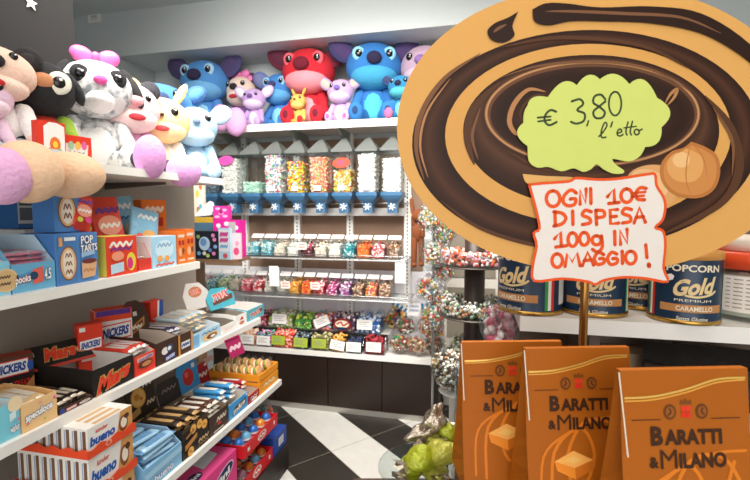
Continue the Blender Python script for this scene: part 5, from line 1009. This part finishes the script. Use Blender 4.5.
MB().lathe([(0, .140), (.074, .139), (.077, .136), (.077, .105), (.0, .1045)], plastic('#d84a24', .35), 40).build('lid', t)
MB().lathe([(0, .1405), (.06, .1405), (.064, .16), (.06, .17), (0, .172)], plastic('#d9cfc2', .4), 40).build('cap_cup', t)
g = MB(); n = 10; rr = .0768; vs = [(rr*math.sin(R(-42+k*8)), -rr*math.cos(R(-42+k*8)), z) for z in (.02, .092) for k in range(n+1)]; g.add(vs, [(k, k+1, k+n+2, k+n+1) for k in range(n)], card('#e6e0d8'), None, True)
ik = card('#9a9088')
for z in (.028, .036, .044, .052, .06, .068, .076, .084):
    vs = [((rr+.0004)*math.sin(R(a)), -(rr+.0004)*math.cos(R(a)), z+dz) for dz in (0, .0022) for a in (-34, -20, -6, 8, 20)]; g.add(vs, [(k, k+1, k+6, k+5) for k in range(4)], ik)
g.build('paper_label', t)
# black pouches under the tins
for i, (px, py) in enumerate(((672, 348), (703, 350), (738, 353))):
    p = at_y(px, py, 1.10); w = .085
    t = thing('coffee_pouch', ['black glossy pouch under the lettered tin, left of three', 'black glossy pouch under the lettered tin, middle of three', 'black glossy pouch under the red lidded jar, right of three'][i], 'pouch', (p.x, 1.14, 1.051), -20, 'black pouches on the lower board')
    BK = mat('#1d1816', .25, 0, 'foil', 50, .08); h = p.z-1.051
    MB().add([(-w/2, -.03, 0), (w/2, -.03, 0), (w/2, .03, 0), (-w/2, .03, 0), (-w/2, -.032, h*.7), (w/2, -.032, h*.7), (w/2, .03, h*.7), (-w/2, .03, h*.7), (-w/2, -.004, h), (w/2, -.004, h), (w/2, .004, h), (-w/2, .004, h)],
        [(3,2,1,0), (0,1,5,4), (1,2,6,5), (2,3,7,6), (3,0,4,7), (4,5,9,8), (5,6,10,9), (6,7,11,10), (7,4,8,11), (8,9,10,11)], BK).build('pouch_body', t)
    g = MB()
    g.box(-w*.46, w*.46, -.0345, -.033, h*.5, h*.66, card('#3a2e28')); g.build('label_band', t)
for i, (px, hx, lab) in enumerate(((690, '#3f7fc8', 'small blue wrapped sweet on top of the black pouches'), (698, '#e8e4dc', 'small white wrapped sweet on top of the black pouches'), (716, '#c8d84a', 'small lime wrapped sweet behind the black pouches'), (724, '#d84a5a', 'small red wrapped sweet behind the black pouches'), (734, '#e8963a', 'small orange wrapped sweet behind the black pouches'), (744, '#4fa8c0', 'small teal wrapped sweet at right frame edge behind the pouches'))):
    p = at_y(px, 345, 1.19)
    tag(MB().ell((0, 0, .0), (.013, .01, .009), foil(hx)).add([(-.012, 0, 0), (-.024, 0, .008), (-.024, 0, -.008), (.012, 0, 0), (.024, 0, .008), (.024, 0, -.008)], [(0, 1, 2), (3, 4, 5)], foil(hx)).build('wrapped_sweet', None, T(p.x, 1.195, 1.051+.095+.009)), lab, 'sweet')
tag(MB().box(-.24, .24, -.035, .035, 0, .094, card('#a58f74')).build('sweet_box', None, T(at_y(715, 345, 1.19).x, 1.205, 1.051)), 'tan box behind the black pouches carrying small wrapped sweets', 'box')
# ------------------------------------------------------------------ till counter in the foreground
MF = lambda lx, fwd, z=0: T(*(_r*lx+_fh*fwd+Vector((0, 0, z)))) @ RZ(13)
OAK = mat('#5a4030', .45, 0, 'laminate', 5, .08)
t = thing('sales_counter', 'dark brown front counter under the orange gift boxes', 'counter', M=MF(.22, .56))
MB().box(-.26, .26, -.22, .22, .96, 1.0, OAK).build('counter_top', t); MB().box(-.24, .24, -.2, .2, 0, .9595, OAK).build('body', t)
tag(MB().box(.118, .46, -.19, .06, 1.0005, 1.12, OAK).build('display_riser', None, MF(0, .56)), 'dark riser block lifting the three orange gift boxes', 'riser')
# gift boxes
GO = mat('#a85a10', .5, .0, 'satin card', 25, .05); GD = mat('#96500d', .5, .0, 'satin card', 25, .05); GLD = mat('#f0c060', .3, .5, 'metal print', 20, .05); DK = card('#3f2413'); ORG = card('#d87820'); CRM = card('#e9d9c2')
def gift_box(label, pxl, pxr, pyt, fwd, turn, h=.208, back=0):
    A, Bq = at_f(pxl, pyt, fwd), at_f(pxr, pyt, fwd); w = (Bq-A).length; c = (A+Bq)/2
    z0 = 1.1205; h = c.z-z0
    t = thing('gift_box', label, 'gift box', M=T(c.x, c.y, z0) @ RZ(13+turn), group='orange gift boxes')
    db, dt = .042, .004; wb = w*1.035
    b = MB()
    def fy(z): s = z/h; return -(db+(dt-db)*s)+.006*math.sin(math.pi*s)
    N = 8; vs = []
    for k in range(N+1):
        z = h*k/N; hw = (wb+(w-wb)*k/N)/2; y = fy(z); fold = .020*(1-abs(2*(k/N)-.9)) if 0 < k < N else 0
        vs += [(-hw, y, z), (hw, y, z), (hw-max(0, fold), 0, z), (hw, -y, z), (-hw, -y, z), (-hw+max(0, fold), 0, z)]
    fs = []
    for k in range(N):
        for j in range(6): fs.append((k*6+j, k*6+(j+1) % 6, k*6+6+(j+1) % 6, k*6+6+j))
    b.add(vs, fs, GO); b.add(vs[:6], [(5, 4, 3, 2, 1, 0)], GD); b.add(vs[-6:], [(0, 1, 2, 3, 4, 5)], ORG)
    b.build('body', t)
    b2 = MB(); b2.tube([(-w/2-.0005, fy(h*.35)+.001, h*.62), (-w/2-.0008, fy(h)+.0012, h-.002)], .0008, CRM, 6); b2.build('white_edge', t)
    def P(mb, pts, m, lift):      # front print follows the leaning, bowed front
        q = MB(); q.poly(pts, m); mb.add([(x, fy(z)-lift, z) for x, _, z in q.v], q.f, m)
    def St(mb, pts, wd, m, lift):
        q = MB(); q.stroke(smooth_line(pts, 5), wd, m); mb.add([(x, fy(z)-lift, z) for x, _, z in q.v], q.f, m)
    def Tx(mb, s, ww, hh, x, z, m, bold, lift=.0011):
        q = MB(); text(q, s, ww, hh, x, 0, z, m, None, 0, 0, bold); mb.add([(a, fy(cz)-lift, cz) for a, _, cz in q.v], q.f, m)
    f = MB()
    St(f, [(-w*.47, h*.87), (-w*.25, h*.875), (0, h*.905), (w*.25, h*.95), (w*.47, h*.955)], .0022, GLD, .0006)
    St(f, [(-w*.47, h*.855), (-w*.25, h*.86), (0, h*.89), (w*.25, h*.935), (w*.47, h*.945)], .0018, card('#d99a3f'), .0005)
    St(f, [(-w*.3, h*.1), (-w*.26, h*.42), (0, h*.55), (w*.12, h*.4), (-w*.05, h*.2), (-w*.14, h*.38), (w*.02, h*.57), (w*.28, h*.58), (w*.43, h*.42)], .004, ORG, .0005); St(f, [(-w*.4, h*.12), (-w*.36, h*.4), (-w*.1, h*.53), (w*.2, h*.6), (w*.46, h*.61)], .003, ORG, .00045)
    St(f, [(w*.36, h*.56), (w*.2, h*.3), (w*.1, h*.05)], .004, ORG, .00055)
    f.build('printed_swirls', t)
    f = MB(); cx, cz = 0, h*.80
    for sx in (-1, 1):
        P(f, oval(cx+sx*w*.125, cz, w*.05, w*.058, 20), card('#6b3a17'), .0006); P(f, oval(cx+sx*w*.125, cz, w*.034, w*.04, 18), card('#94541f'), .0009); St(f, [(cx+sx*w*.14, cz-w*.02), (cx+sx*w*.12, cz), (cx+sx*w*.13, cz+w*.025)], .0016, card('#5a3012'), .0012)
        St(f, [(cx+sx*w*.42, h*.765), (cx+sx*w*.2, h*.765)], .0009, DK, .0006)
        P(f, [(cx+sx*w*.002, cz-w*.045), (cx+sx*w*.002, cz-w*.002), (cx+sx*w*.036, cz-w*.002), (cx+sx*w*.036, cz-w*.045)][::sx], card('#d8301f'), .0007); P(f, [(cx+sx*w*.002, cz+.0005), (cx+sx*w*.002, cz+w*.042), (cx+sx*w*.036, cz+w*.042), (cx+sx*w*.036, cz+.0005)][::sx], card('#e23a26'), .0007)
    P(f, [(-w*.05, cz+w*.055), (w*.05, cz+w*.055), (w*.04, cz+w*.09), (w*.018, cz+w*.075), (0, cz+w*.1), (-w*.018, cz+w*.075), (-w*.04, cz+w*.09)], card('#7a4418'), .0007)
    f.build('crest', t)
    f = MB(); zt = h*.69
    Tx(f, 'B', w*.095, w*.14, -w*.235, zt, DK, .045); Tx(f, 'ARATTI', w*.45, w*.112, w*.05, zt-w*.013, DK, .045)
    zt -= w*.17
    Tx(f, '&', w*.075, w*.08, -w*.265, zt-w*.02, DK, .04); Tx(f, 'M', w*.13, w*.135, -w*.15, zt, DK, .0); Tx(f, 'ILANO', w*.37, w*.112, w*.115, zt-w*.013, DK, .045)
    f.build('lettering', t)
    f = MB()
    for k, (x, z, q) in enumerate(((-w*.1, h*.36, w*.27), (w*.24, h*.2, w*.25))):
        tp, fr_, sd = ('#f2ac55', '#e88a2c', '#c96c1c') if k == 0 else ('#d9ac5a', '#a8722c', '#c08a3c')
        P(f, [(x-q*.6, z+q*.1), (x+q*.1, z-q*.12), (x+q*.75, z+q*.12), (x+q*.08, z+q*.42)], card(tp), .0008); P(f, [(x-q*.6, z+q*.1), (x+q*.1, z-q*.12), (x+q*.1, z-q*.48), (x-q*.52, z-q*.2)][::-1], card(fr_), .0008); P(f, [(x+q*.1, z-q*.12), (x+q*.75, z+q*.12), (x+q*.72, z-q*.2), (x+q*.1, z-q*.48)][::-1], card(sd), .0008)
        P(f, [(x-q*.25, z+q*.12), (x+q*.08, z+q*.02), (x+q*.38, z+q*.13), (x+q*.05, z+q*.26)], card('#f2bd66'), .001)
    f.build('chocolate_picture', t)
gift_box('orange gift box at far left of the three, mostly hidden behind the middle box', 461, 561, 341, .60, 2)
gift_box('orange gift box in the middle, partly behind the right front box', 523, 629, 347, .525, 3)
gift_box('orange gift box nearest the camera at right with full lettering', 616, 747, 368, .445, 3)
# bowl of lime sweets
t = thing('sweet_dish', 'clear shallow dish of lime wrapped sweets beside the left orange box', 'dish', M=MF(.087, .70, 1.0005))
MB().lathe([(0, 0), (.04, .0), (.065, .03), (.08, .068), (.082, .07), (.078, .07), (.063, .033), (.038, .005), (0, .005)], GLASS, 40).build('dish', t)
LIME, LIME2 = mat('#a3ac22', .2, .2, 'foil', 110, .3), mat('#b9b648', .2, .2, 'foil', 110, .3); SILV = mat('#b7aa98', .22, .75, 'foil', 80, .1)
def sweet(label, lx, fwd, z, rz, ry, L, r, tall=False):
    M = MF(lx, fwd, z) @ RZ(rz) @ RY(ry); t = thing('wrapped_sweet', label, 'sweet', M=M, group='lime wrapped sweets in the clear dish')
    b = lump(LIME if not tall else LIME2, (0, 0, 0), (L, r, r), int(lx*1e4)+int(z*1e3), amp=.17); b.build('wrapper', t)
    for sx in (-1, 1):
        e = MB(); rnd = random.Random(int(lx*1e4)+sx); n = 9; vs = [(sx*L*.9, r*.12*math.cos(k*6.283/n), r*.12*math.sin(k*6.283/n)) for k in range(n)]+[(sx*(L*1.55+rnd.uniform(-.2, .2)*L), r*(.75+.35*(k % 2))*math.cos(k*6.283/n), r*(.3+.2*(k % 2))*math.sin(k*6.283/n)) for k in range(n)]
        e.add(vs, [(k, (k+1) % n, n+(k+1) % n, n+k) for k in range(n)], SILV); e.build('foil_twist', t)
for i, a in enumerate([(.074, .672, 1.104, 25, -8, .027, .019, False), (.109, .675, 1.11, -14, 6, .028, .02, True), (.126, .712, 1.122, 60, 0, .02, .017, False), (.06, .712, 1.064, 60, 0, .024, .02, False), (.1, .705, 1.064, 100, 8, .024, .02, True), (.083, .69, 1.03, 15, 0, .024, .02, False)]):
    sweet(['lime wrapped sweet at front left of the clear dish', 'yellow lime wrapped sweet at front right of the clear dish', 'small lime wrapped sweet on top near the orange box', 'lime wrapped sweet at back left of the clear dish', 'yellow lime wrapped sweet in the middle of the clear dish', 'lime wrapped sweet at the bottom of the clear dish'][i], *a)
t = thing('wrapped_sweet', 'sweet with tall upright silver foil twist on top of the heap', 'sweet', M=MF(.094, .715, 1.108), group='lime wrapped sweets in the clear dish')
lump(LIME2, (0, 0, 0), (.02, .017, .017), 5, amp=.17).build('wrapper', t)
b = lump(SILV, (0, 0, 0), (.016, .009, .026), 11, amp=.42, seg=20, rings=16); b.build('foil_twist', t, T(.004, 0, .036) @ RY(18)); lump(SILV, (0, 0, 0), (.022, .01, .014), 13, amp=.4, seg=20, rings=16).build('foil_twist', t, T(-.016, -.004, .012) @ RY(-35))
# silver sweets jar behind
t = thing('sweet_jar', 'open glass jar of silver wrapped sweets behind the left orange box', 'jar', M=MF(.255, .90, 0.93))
MB().lathe([(0, .0), (.075, .0), (.085, .01), (.085, .24), (.082, .24), (.082, .012), (.073, .004), (0, .004)], GLASS, 40).build('glass_jar', t)
c = MB(); silv = [foil('#e4ddd6'), foil('#cfc6be'), foil('#f2ece6'), foil('#d9b0a8'), SILV]
def pos(): a = random.random()*6.283; r_ = .068*math.sqrt(random.random()); return (r_*math.cos(a), r_*math.sin(a), random.uniform(.15, .255)+.02*(1-r_/.068))
c.lathe([(0, .006), (.07, .006), (.07, .17), (0, .18)], silv[0], 20); bits(c, 170, pos, .013, silv, (1.3, .8, .6)); o = c.build('sweet_filling', t); o['kind'] = 'stuff'
tag(MB().lathe([(0, 0), (.11, 0), (.11, .02), (.03, .03), (.03, .9), (.09, .925), (0, .9285)], mat('#d9d3c8', .4, 0, 'paint', 6, .03)).build('pedestal', None, MF(.255, .90)), 'pale pedestal under the open glass jar of silver sweets', 'pedestal')
candy_bag(MF(.31, 1.06, 1.215).to_translation(), (.045, .03, .075), cm('#f0c2cc', '#e88aa0', '#f6ece8', '#d86a86'), 'clear bag of pink sweets left of the navy tins', 97, None, 60, .012, False)
tag(MB().box(-.06, .06, -.04, .04, 0, 1.128, mat('#cfc8bc', .5, 0, 'paint', 6, .03)).build('pedestal', None, MF(.31, 1.06)), 'narrow pale stand under the bag of pink sweets', 'pedestal')
# ------------------------------------------------------------------ the oval sign on its pole
FS = .64; O_ = at_f(600, 129, FS); SM = T(*O_) @ RZ(13); SI = SM.inverted()
def sp(px, py, fwd=FS): q = SI @ at_f(px, py, fwd); return (q.x, q.z)
def so(cx, cy, rx, ry, n=64, rot=0, a0=0, a1=360): return [sp(*p) for p in oval(cx, cy, rx, ry, n, a0, a1, rot)]
sg = thing('oval_sign', 'large oval chocolate swirl sign on a brass pole in the foreground', 'sign', M=SM)
BOARD = card('#dca45a')
outl = []
for i in range(96):
    a = 2*math.pi*i/96; c_, s_ = math.cos(a), math.sin(a); e = 2/2.08
    outl.append(sp(601+204*math.copysign(abs(c_)**e, c_), 129+144*math.copysign(abs(s_)**e, s_)))
MB().prism(outl[::-1], 0, .004, BOARD, None, card('#e8b060')).build('board', sg)
zP = sp(588, 345)[1]; x0 = sp(588, 300)[0]
MB().tube([(x0, .0115, 1.0005+.012-O_.z), (x0, .0115, .05)], .0062, mat('#a9783c', .22, .9, 'metal', 15, .05), 14).build('pole', sg)
MB().lathe([(0, 0), (.06, 0), (.06, .006), (.012, .012), (0, .012)], mat('#a9783c', .22, .9, 'metal', 15, .05), 30, T(x0, .0115, 1.0005-O_.z)).build('pole_base', sg)
CH1, CH2, CH3, CH4, COP, TN = [card(h) for h in ('#2c170e', '#402416', '#573621', '#7c5337', '#b57e50', '#d9a056')]
pr = MB(); lay = [0]
def L_(pts, m): lay[0] += 1; pr.poly(pts, m, -.0002-.00003*lay[0])
def S_(pts, wpx, m): lay[0] += 1; pr.stroke(smooth_line([sp(*p) for p in pts], 6), wpx*FS/F_PX, m, -.0002-.00003*lay[0], None, True)
def mixh(a, b, t): return '#'+''.join('%02x' % int(int(a[i:i+2], 16)*(1-t)+int(b[i:i+2], 16)*t+.5) for i in (1, 3, 5))
def rings(e0, e1, stops, n=14):          # printed gradient between two ovals, edge colours from the stops
    for k in range(n):
        u = k/(n-1); e = [a+(b-a)*u for a, b in zip(e0, e1)]; q = u*(len(stops)-1); i = min(int(q), len(stops)-2)
        L_(so(*e[:4], 72, e[4]), card(mixh(stops[i], stops[i+1], q-i)))
rings((586, 140, 174, 110, -2), (588, 136, 146, 92, -1), ('#2c170e', '#3a2014', '#4f2f1e', '#3d2316', '#2c170e'))
L_(so(588, 134, 143, 90, rot=-1), TN)
rings((591, 131, 128, 76, 0), (592, 115, 108, 53, 0), ('#2e190f', '#3d2317', '#573825', '#3a2115'), 14)
rings((592, 114, 108, 53, 0), (592, 114, 104.5, 50, 0), ('#6a4630', '#c08a5c', '#c9945f', '#6a452e'), 8)
rings((592, 115, 102, 48, 0), (592, 118, 70, 28, 0), ('#3a2115', '#2a160d', '#341d12', '#462b1c'), 12)
# printed gleam lines and swirl strokes of the chocolate picture
S_([(424, 180), (416, 148), (422, 112), (445, 78), (480, 54)], 5, CH4); S_([(428, 178), (420, 146), (427, 112), (450, 79)], 2.5, COP)
S_([(474, 165), (467, 138), (474, 108), (500, 82)], 8, CH3); S_([(478, 160), (472, 136), (480, 108)], 3, CH4)
S_([(704, 96), (730, 128), (738, 170), (718, 205), (660, 235)], 9, CH3); S_([(712, 108), (731, 140), (731, 176)], 3, CH4)
S_([(440, 200), (480, 228), (540, 246), (600, 249)], 4, CH3); S_([(500, 48), (560, 38), (640, 46), (690, 70)], 4, CH3)
S_([(545, 92), (528, 90), (514, 104), (509, 122), (516, 134), (524, 130)], 5, COP); S_([(524, 128), (520, 112), (532, 97), (546, 95)], 2, CH3)
S_([(664, 104), (670, 94), (676, 90), (673, 98), (666, 106)], 3.4, COP)
S_([(500, 78), (540, 66), (600, 62), (650, 70), (690, 92)], 2.5, CH4); S_([(505, 150), (540, 168), (590, 176), (640, 168)], 4, CH3)
# brown ribbon along the top edge, with drop
L_([sp(*p) for p in smooth_line([(532, 10), (545, 4), (565, 4), (600, 8), (650, 7), (700, 14), (748, 44), (785, 90), (772, 84), (740, 56), (700, 34), (650, 24), (600, 22), (570, 22), (548, 26), (534, 22), (532, 10)], 5)[:-1]], CH1)
S_([(545, 12), (570, 12), (620, 14), (680, 18), (720, 34)], 3, CH4)
L_([sp(*p) for p in smooth_line([(518, 12), (512, 26), (514, 36), (504, 43), (492, 41), (487, 32), (494, 24), (508, 18), (518, 12)], 6)[:-1]], CH1); S_([(493, 33), (498, 29), (506, 25)], 3, CH4)
# tan wedges and hazelnuts
L_([sp(*p) for p in smooth_line([(522, 174), (545, 176), (575, 178), (570, 186), (540, 187), (526, 183), (522, 174)], 5)[:-1]], card('#e0ac64'))
L_([sp(*p) for p in smooth_line([(620, 190), (630, 172), (648, 165), (666, 168), (674, 184), (672, 202), (650, 206), (620, 190)], 6)[:-1]], card('#d9a066')); L_(so(648, 184, 20, 14, 30, 20), card('#e6b883'))
hz = smooth_line([(690, 142), (704, 147), (716, 156), (719, 172), (714, 188), (702, 197), (686, 198), (670, 193), (660, 180), (660, 164), (670, 152), (682, 148), (690, 142)], 6)[:-1]
L_([sp(*p) for p in hz], card('#b9743a')); L_([sp(689+(x-689)*.88, 171+(y-171)*.88) for x, y in hz], card('#cb8748')); L_([sp(684+(x-689)*.6, 166+(y-171)*.6) for x, y in hz], card('#dca05e')); L_([sp(680+(x-689)*.28, 160+(y-171)*.28) for x, y in hz], card('#eaba80'))
S_([(690, 143), (686, 160), (685, 180), (690, 196)], 1.2, card('#b9743a')); S_([(692, 144), (702, 158), (706, 178)], 1.0, card('#b9743a'))
pr.build('chocolate_print', sg)
# green cloud card
def zz3(x, y): return sp(510+x/3.694, 50+y/3.694, FS-.0062)
nt = [(65, 355), (50, 268), (65, 205), (140, 174), (247, 130), (332, 108), (441, 126), (543, 176), (560, 285), (500, 358)]
bul = [(27, 310), (52, 232), (88, 174), (195, 118), (290, 92), (388, 88), (495, 110), (592, 228), (548, 340)]
out = []
for i in range(len(nt)-1):
    a, b_, c = Vector(nt[i]), Vector(bul[i]), Vector(nt[i+1]); bx = 2*b_-(a+c)/2
    for k in range(8): u = k/8; out.append(tuple(((1-u)**2)*a+2*u*(1-u)*bx+u*u*c))
tail = smooth_line([(500, 358), (480, 392), (440, 412), (380, 402), (392, 424), (420, 444), (416, 456), (380, 456), (345, 440), (320, 422), (300, 440), (270, 450), (235, 437), (190, 448), (142, 432), (100, 434), (70, 410), (65, 355)], 4)
out += [tuple(p) for p in tail[:-1]]
cl = thing('price_card', 'lime green cloud shaped price card taped on the oval sign', 'price card', M=SM)
MB().prism([zz3(*p) for p in out], -.0062, -.0052, card('#cfd872')).build('card', cl)
g = MB(); GI = card('#3d4a2c')
def W3(pts, w=8): g.stroke(smooth_line([zz3(*p) for p in pts], 5), w/3.694*FS/F_PX, GI, -.0064)
W3([(170, 228), (150, 222), (132, 238), (128, 262), (145, 278), (172, 266)]); W3([(102, 250), (150, 246)], 7); W3([(104, 264), (150, 258)], 7)
W3([(228, 190), (258, 182), (270, 200), (248, 222), (275, 235), (272, 262), (245, 272), (225, 265)]); W3([(290, 262), (284, 280)], 6)
W3([(352, 182), (335, 165), (312, 172), (308, 195), (330, 210), (350, 230), (340, 250), (315, 250), (308, 228), (330, 208), (352, 190)]); W3([(388+23*math.cos(R(a)), 198+44*math.sin(R(a))) for a in range(-100, 270, 30)], 7)
W3([(328, 320), (346, 300), (358, 278), (350, 268), (338, 296), (338, 322), (354, 322)], 6); W3([(378, 266), (372, 284)], 6)
W3([(396, 308), (412, 302), (408, 292), (398, 298), (396, 312), (406, 318), (417, 312)], 6); W3([(436, 266), (428, 300), (432, 314)], 6); W3([(452, 264), (444, 300), (448, 314)], 6); W3([(420, 288), (466, 282)], 5)
W3([(468+9*math.cos(R(a)), 303+10*math.sin(R(a))) for a in range(-90, 275, 40)]+[(478, 297), (488, 292)], 6)
g.build('handwriting', cl)
# white note with orange writing
def zz4(x, y): return sp(520+x/2.665, 160+y/2.665, FS-.0062)
no = thing('offer_note', 'white note with orange wavy border and handwriting hanging below the cloud card', 'note', M=SM)
nb = [(22, 64), (60, 60), (130, 55), (148, 46), (205, 50), (260, 48), (340, 36), (362, 36), (366, 66), (384, 96), (390, 125), (382, 160), (362, 180), (384, 190), (390, 230), (385, 290), (396, 326), (340, 318), (280, 314), (225, 322), (200, 334), (180, 326), (110, 318), (36, 324), (32, 280), (42, 230), (34, 195), (50, 182), (40, 130), (32, 100)]
nb = smooth_line(nb+[nb[0]], 3)[:-1]
MB().prism([zz4(*p) for p in nb], -.0062, -.0056, card('#e8dfd6')).build('card', no)
OGI = card('#e8571f')
g = MB(); q = [zz4(*p) for p in nb]; q = [(a*.985+zz4(205, 185)[0]*.015, b_*.985+zz4(205, 185)[1]*.015) for a, b_ in q]; g.stroke(q+[q[0]], 7/2.665*FS/F_PX, OGI, -.0064); g.build('border', no)
g = MB()
def W4(pts, w=9.5, sm=True): p_ = [zz4(*p) for p in pts]; g.stroke(smooth_line(p_, 5) if sm else p_, w/2.665*FS/F_PX, OGI, -.0064)
def ring(cx, cy, rx, ry): W4([(cx+rx*math.cos(R(a)), cy+ry*math.sin(R(a))) for a in range(-90, 275, 30)])
ring(88, 103, 18, 21); W4([(150, 88), (135, 80), (118, 95), (115, 112), (128, 122), (145, 118), (148, 104), (134, 104)]); W4([(160, 118), (160, 80), (175, 115), (176, 77)], sm=False); W4([(188, 76), (189, 116)])
W4([(233, 98), (250, 78), (252, 114)], sm=False); W4([(236, 116), (264, 113)]); ring(284, 95, 15, 18); W4([(336, 76), (320, 74), (309, 88), (313, 104), (332, 106)]); W4([(298, 89), (334, 85)], 7); W4([(298, 98), (330, 95)], 7)
W4([(93, 138), (94, 176)]); W4([(90, 138), (112, 142), (122, 155), (112, 170), (90, 176)]); W4([(140, 136), (141, 172)]); W4([(190, 138), (174, 134), (166, 147), (184, 155), (187, 167), (166, 172)]); W4([(204, 172), (202, 134)]); W4([(202, 134), (222, 136), (224, 150), (204, 154)])
W4([(260, 132), (240, 133), (241, 170), (263, 168)], sm=False); W4([(241, 151), (257, 150)]); W4([(297, 132), (280, 129), (273, 142), (292, 150), (294, 163), (273, 168)]); W4([(304, 168), (318, 127), (334, 166)], sm=False); W4([(309, 153), (329, 151)])
W4([(92, 210), (108, 192), (110, 230)], sm=False); W4([(95, 232), (125, 228)]); ring(140, 212, 12, 18); ring(171, 210, 12, 17); ring(204, 214, 12, 12); W4([(217, 202), (219, 232), (206, 245), (193, 238)]); W4([(252, 190), (253, 226)]); W4([(268, 225), (266, 188), (286, 222), (285, 184)], sm=False)
ring(99, 268, 14, 18); W4([(120, 284), (126, 250), (139, 272), (152, 248), (160, 282)], sm=False); W4([(166, 282), (180, 246), (196, 280)], sm=False); W4([(171, 268), (191, 266)])
for dx in (0, 35): W4([(223+dx, 252-dx*.04), (209+dx, 246), (198+dx, 262), (206+dx, 278), (223+dx, 274), (223+dx, 263), (212+dx, 263)])
W4([(272, 243), (273, 276)]); ring(295, 260, 14, 17); W4([(335, 226), (338, 260)]); W4([(343, 278), (344, 283)], 12)
g.build('handwriting', no)
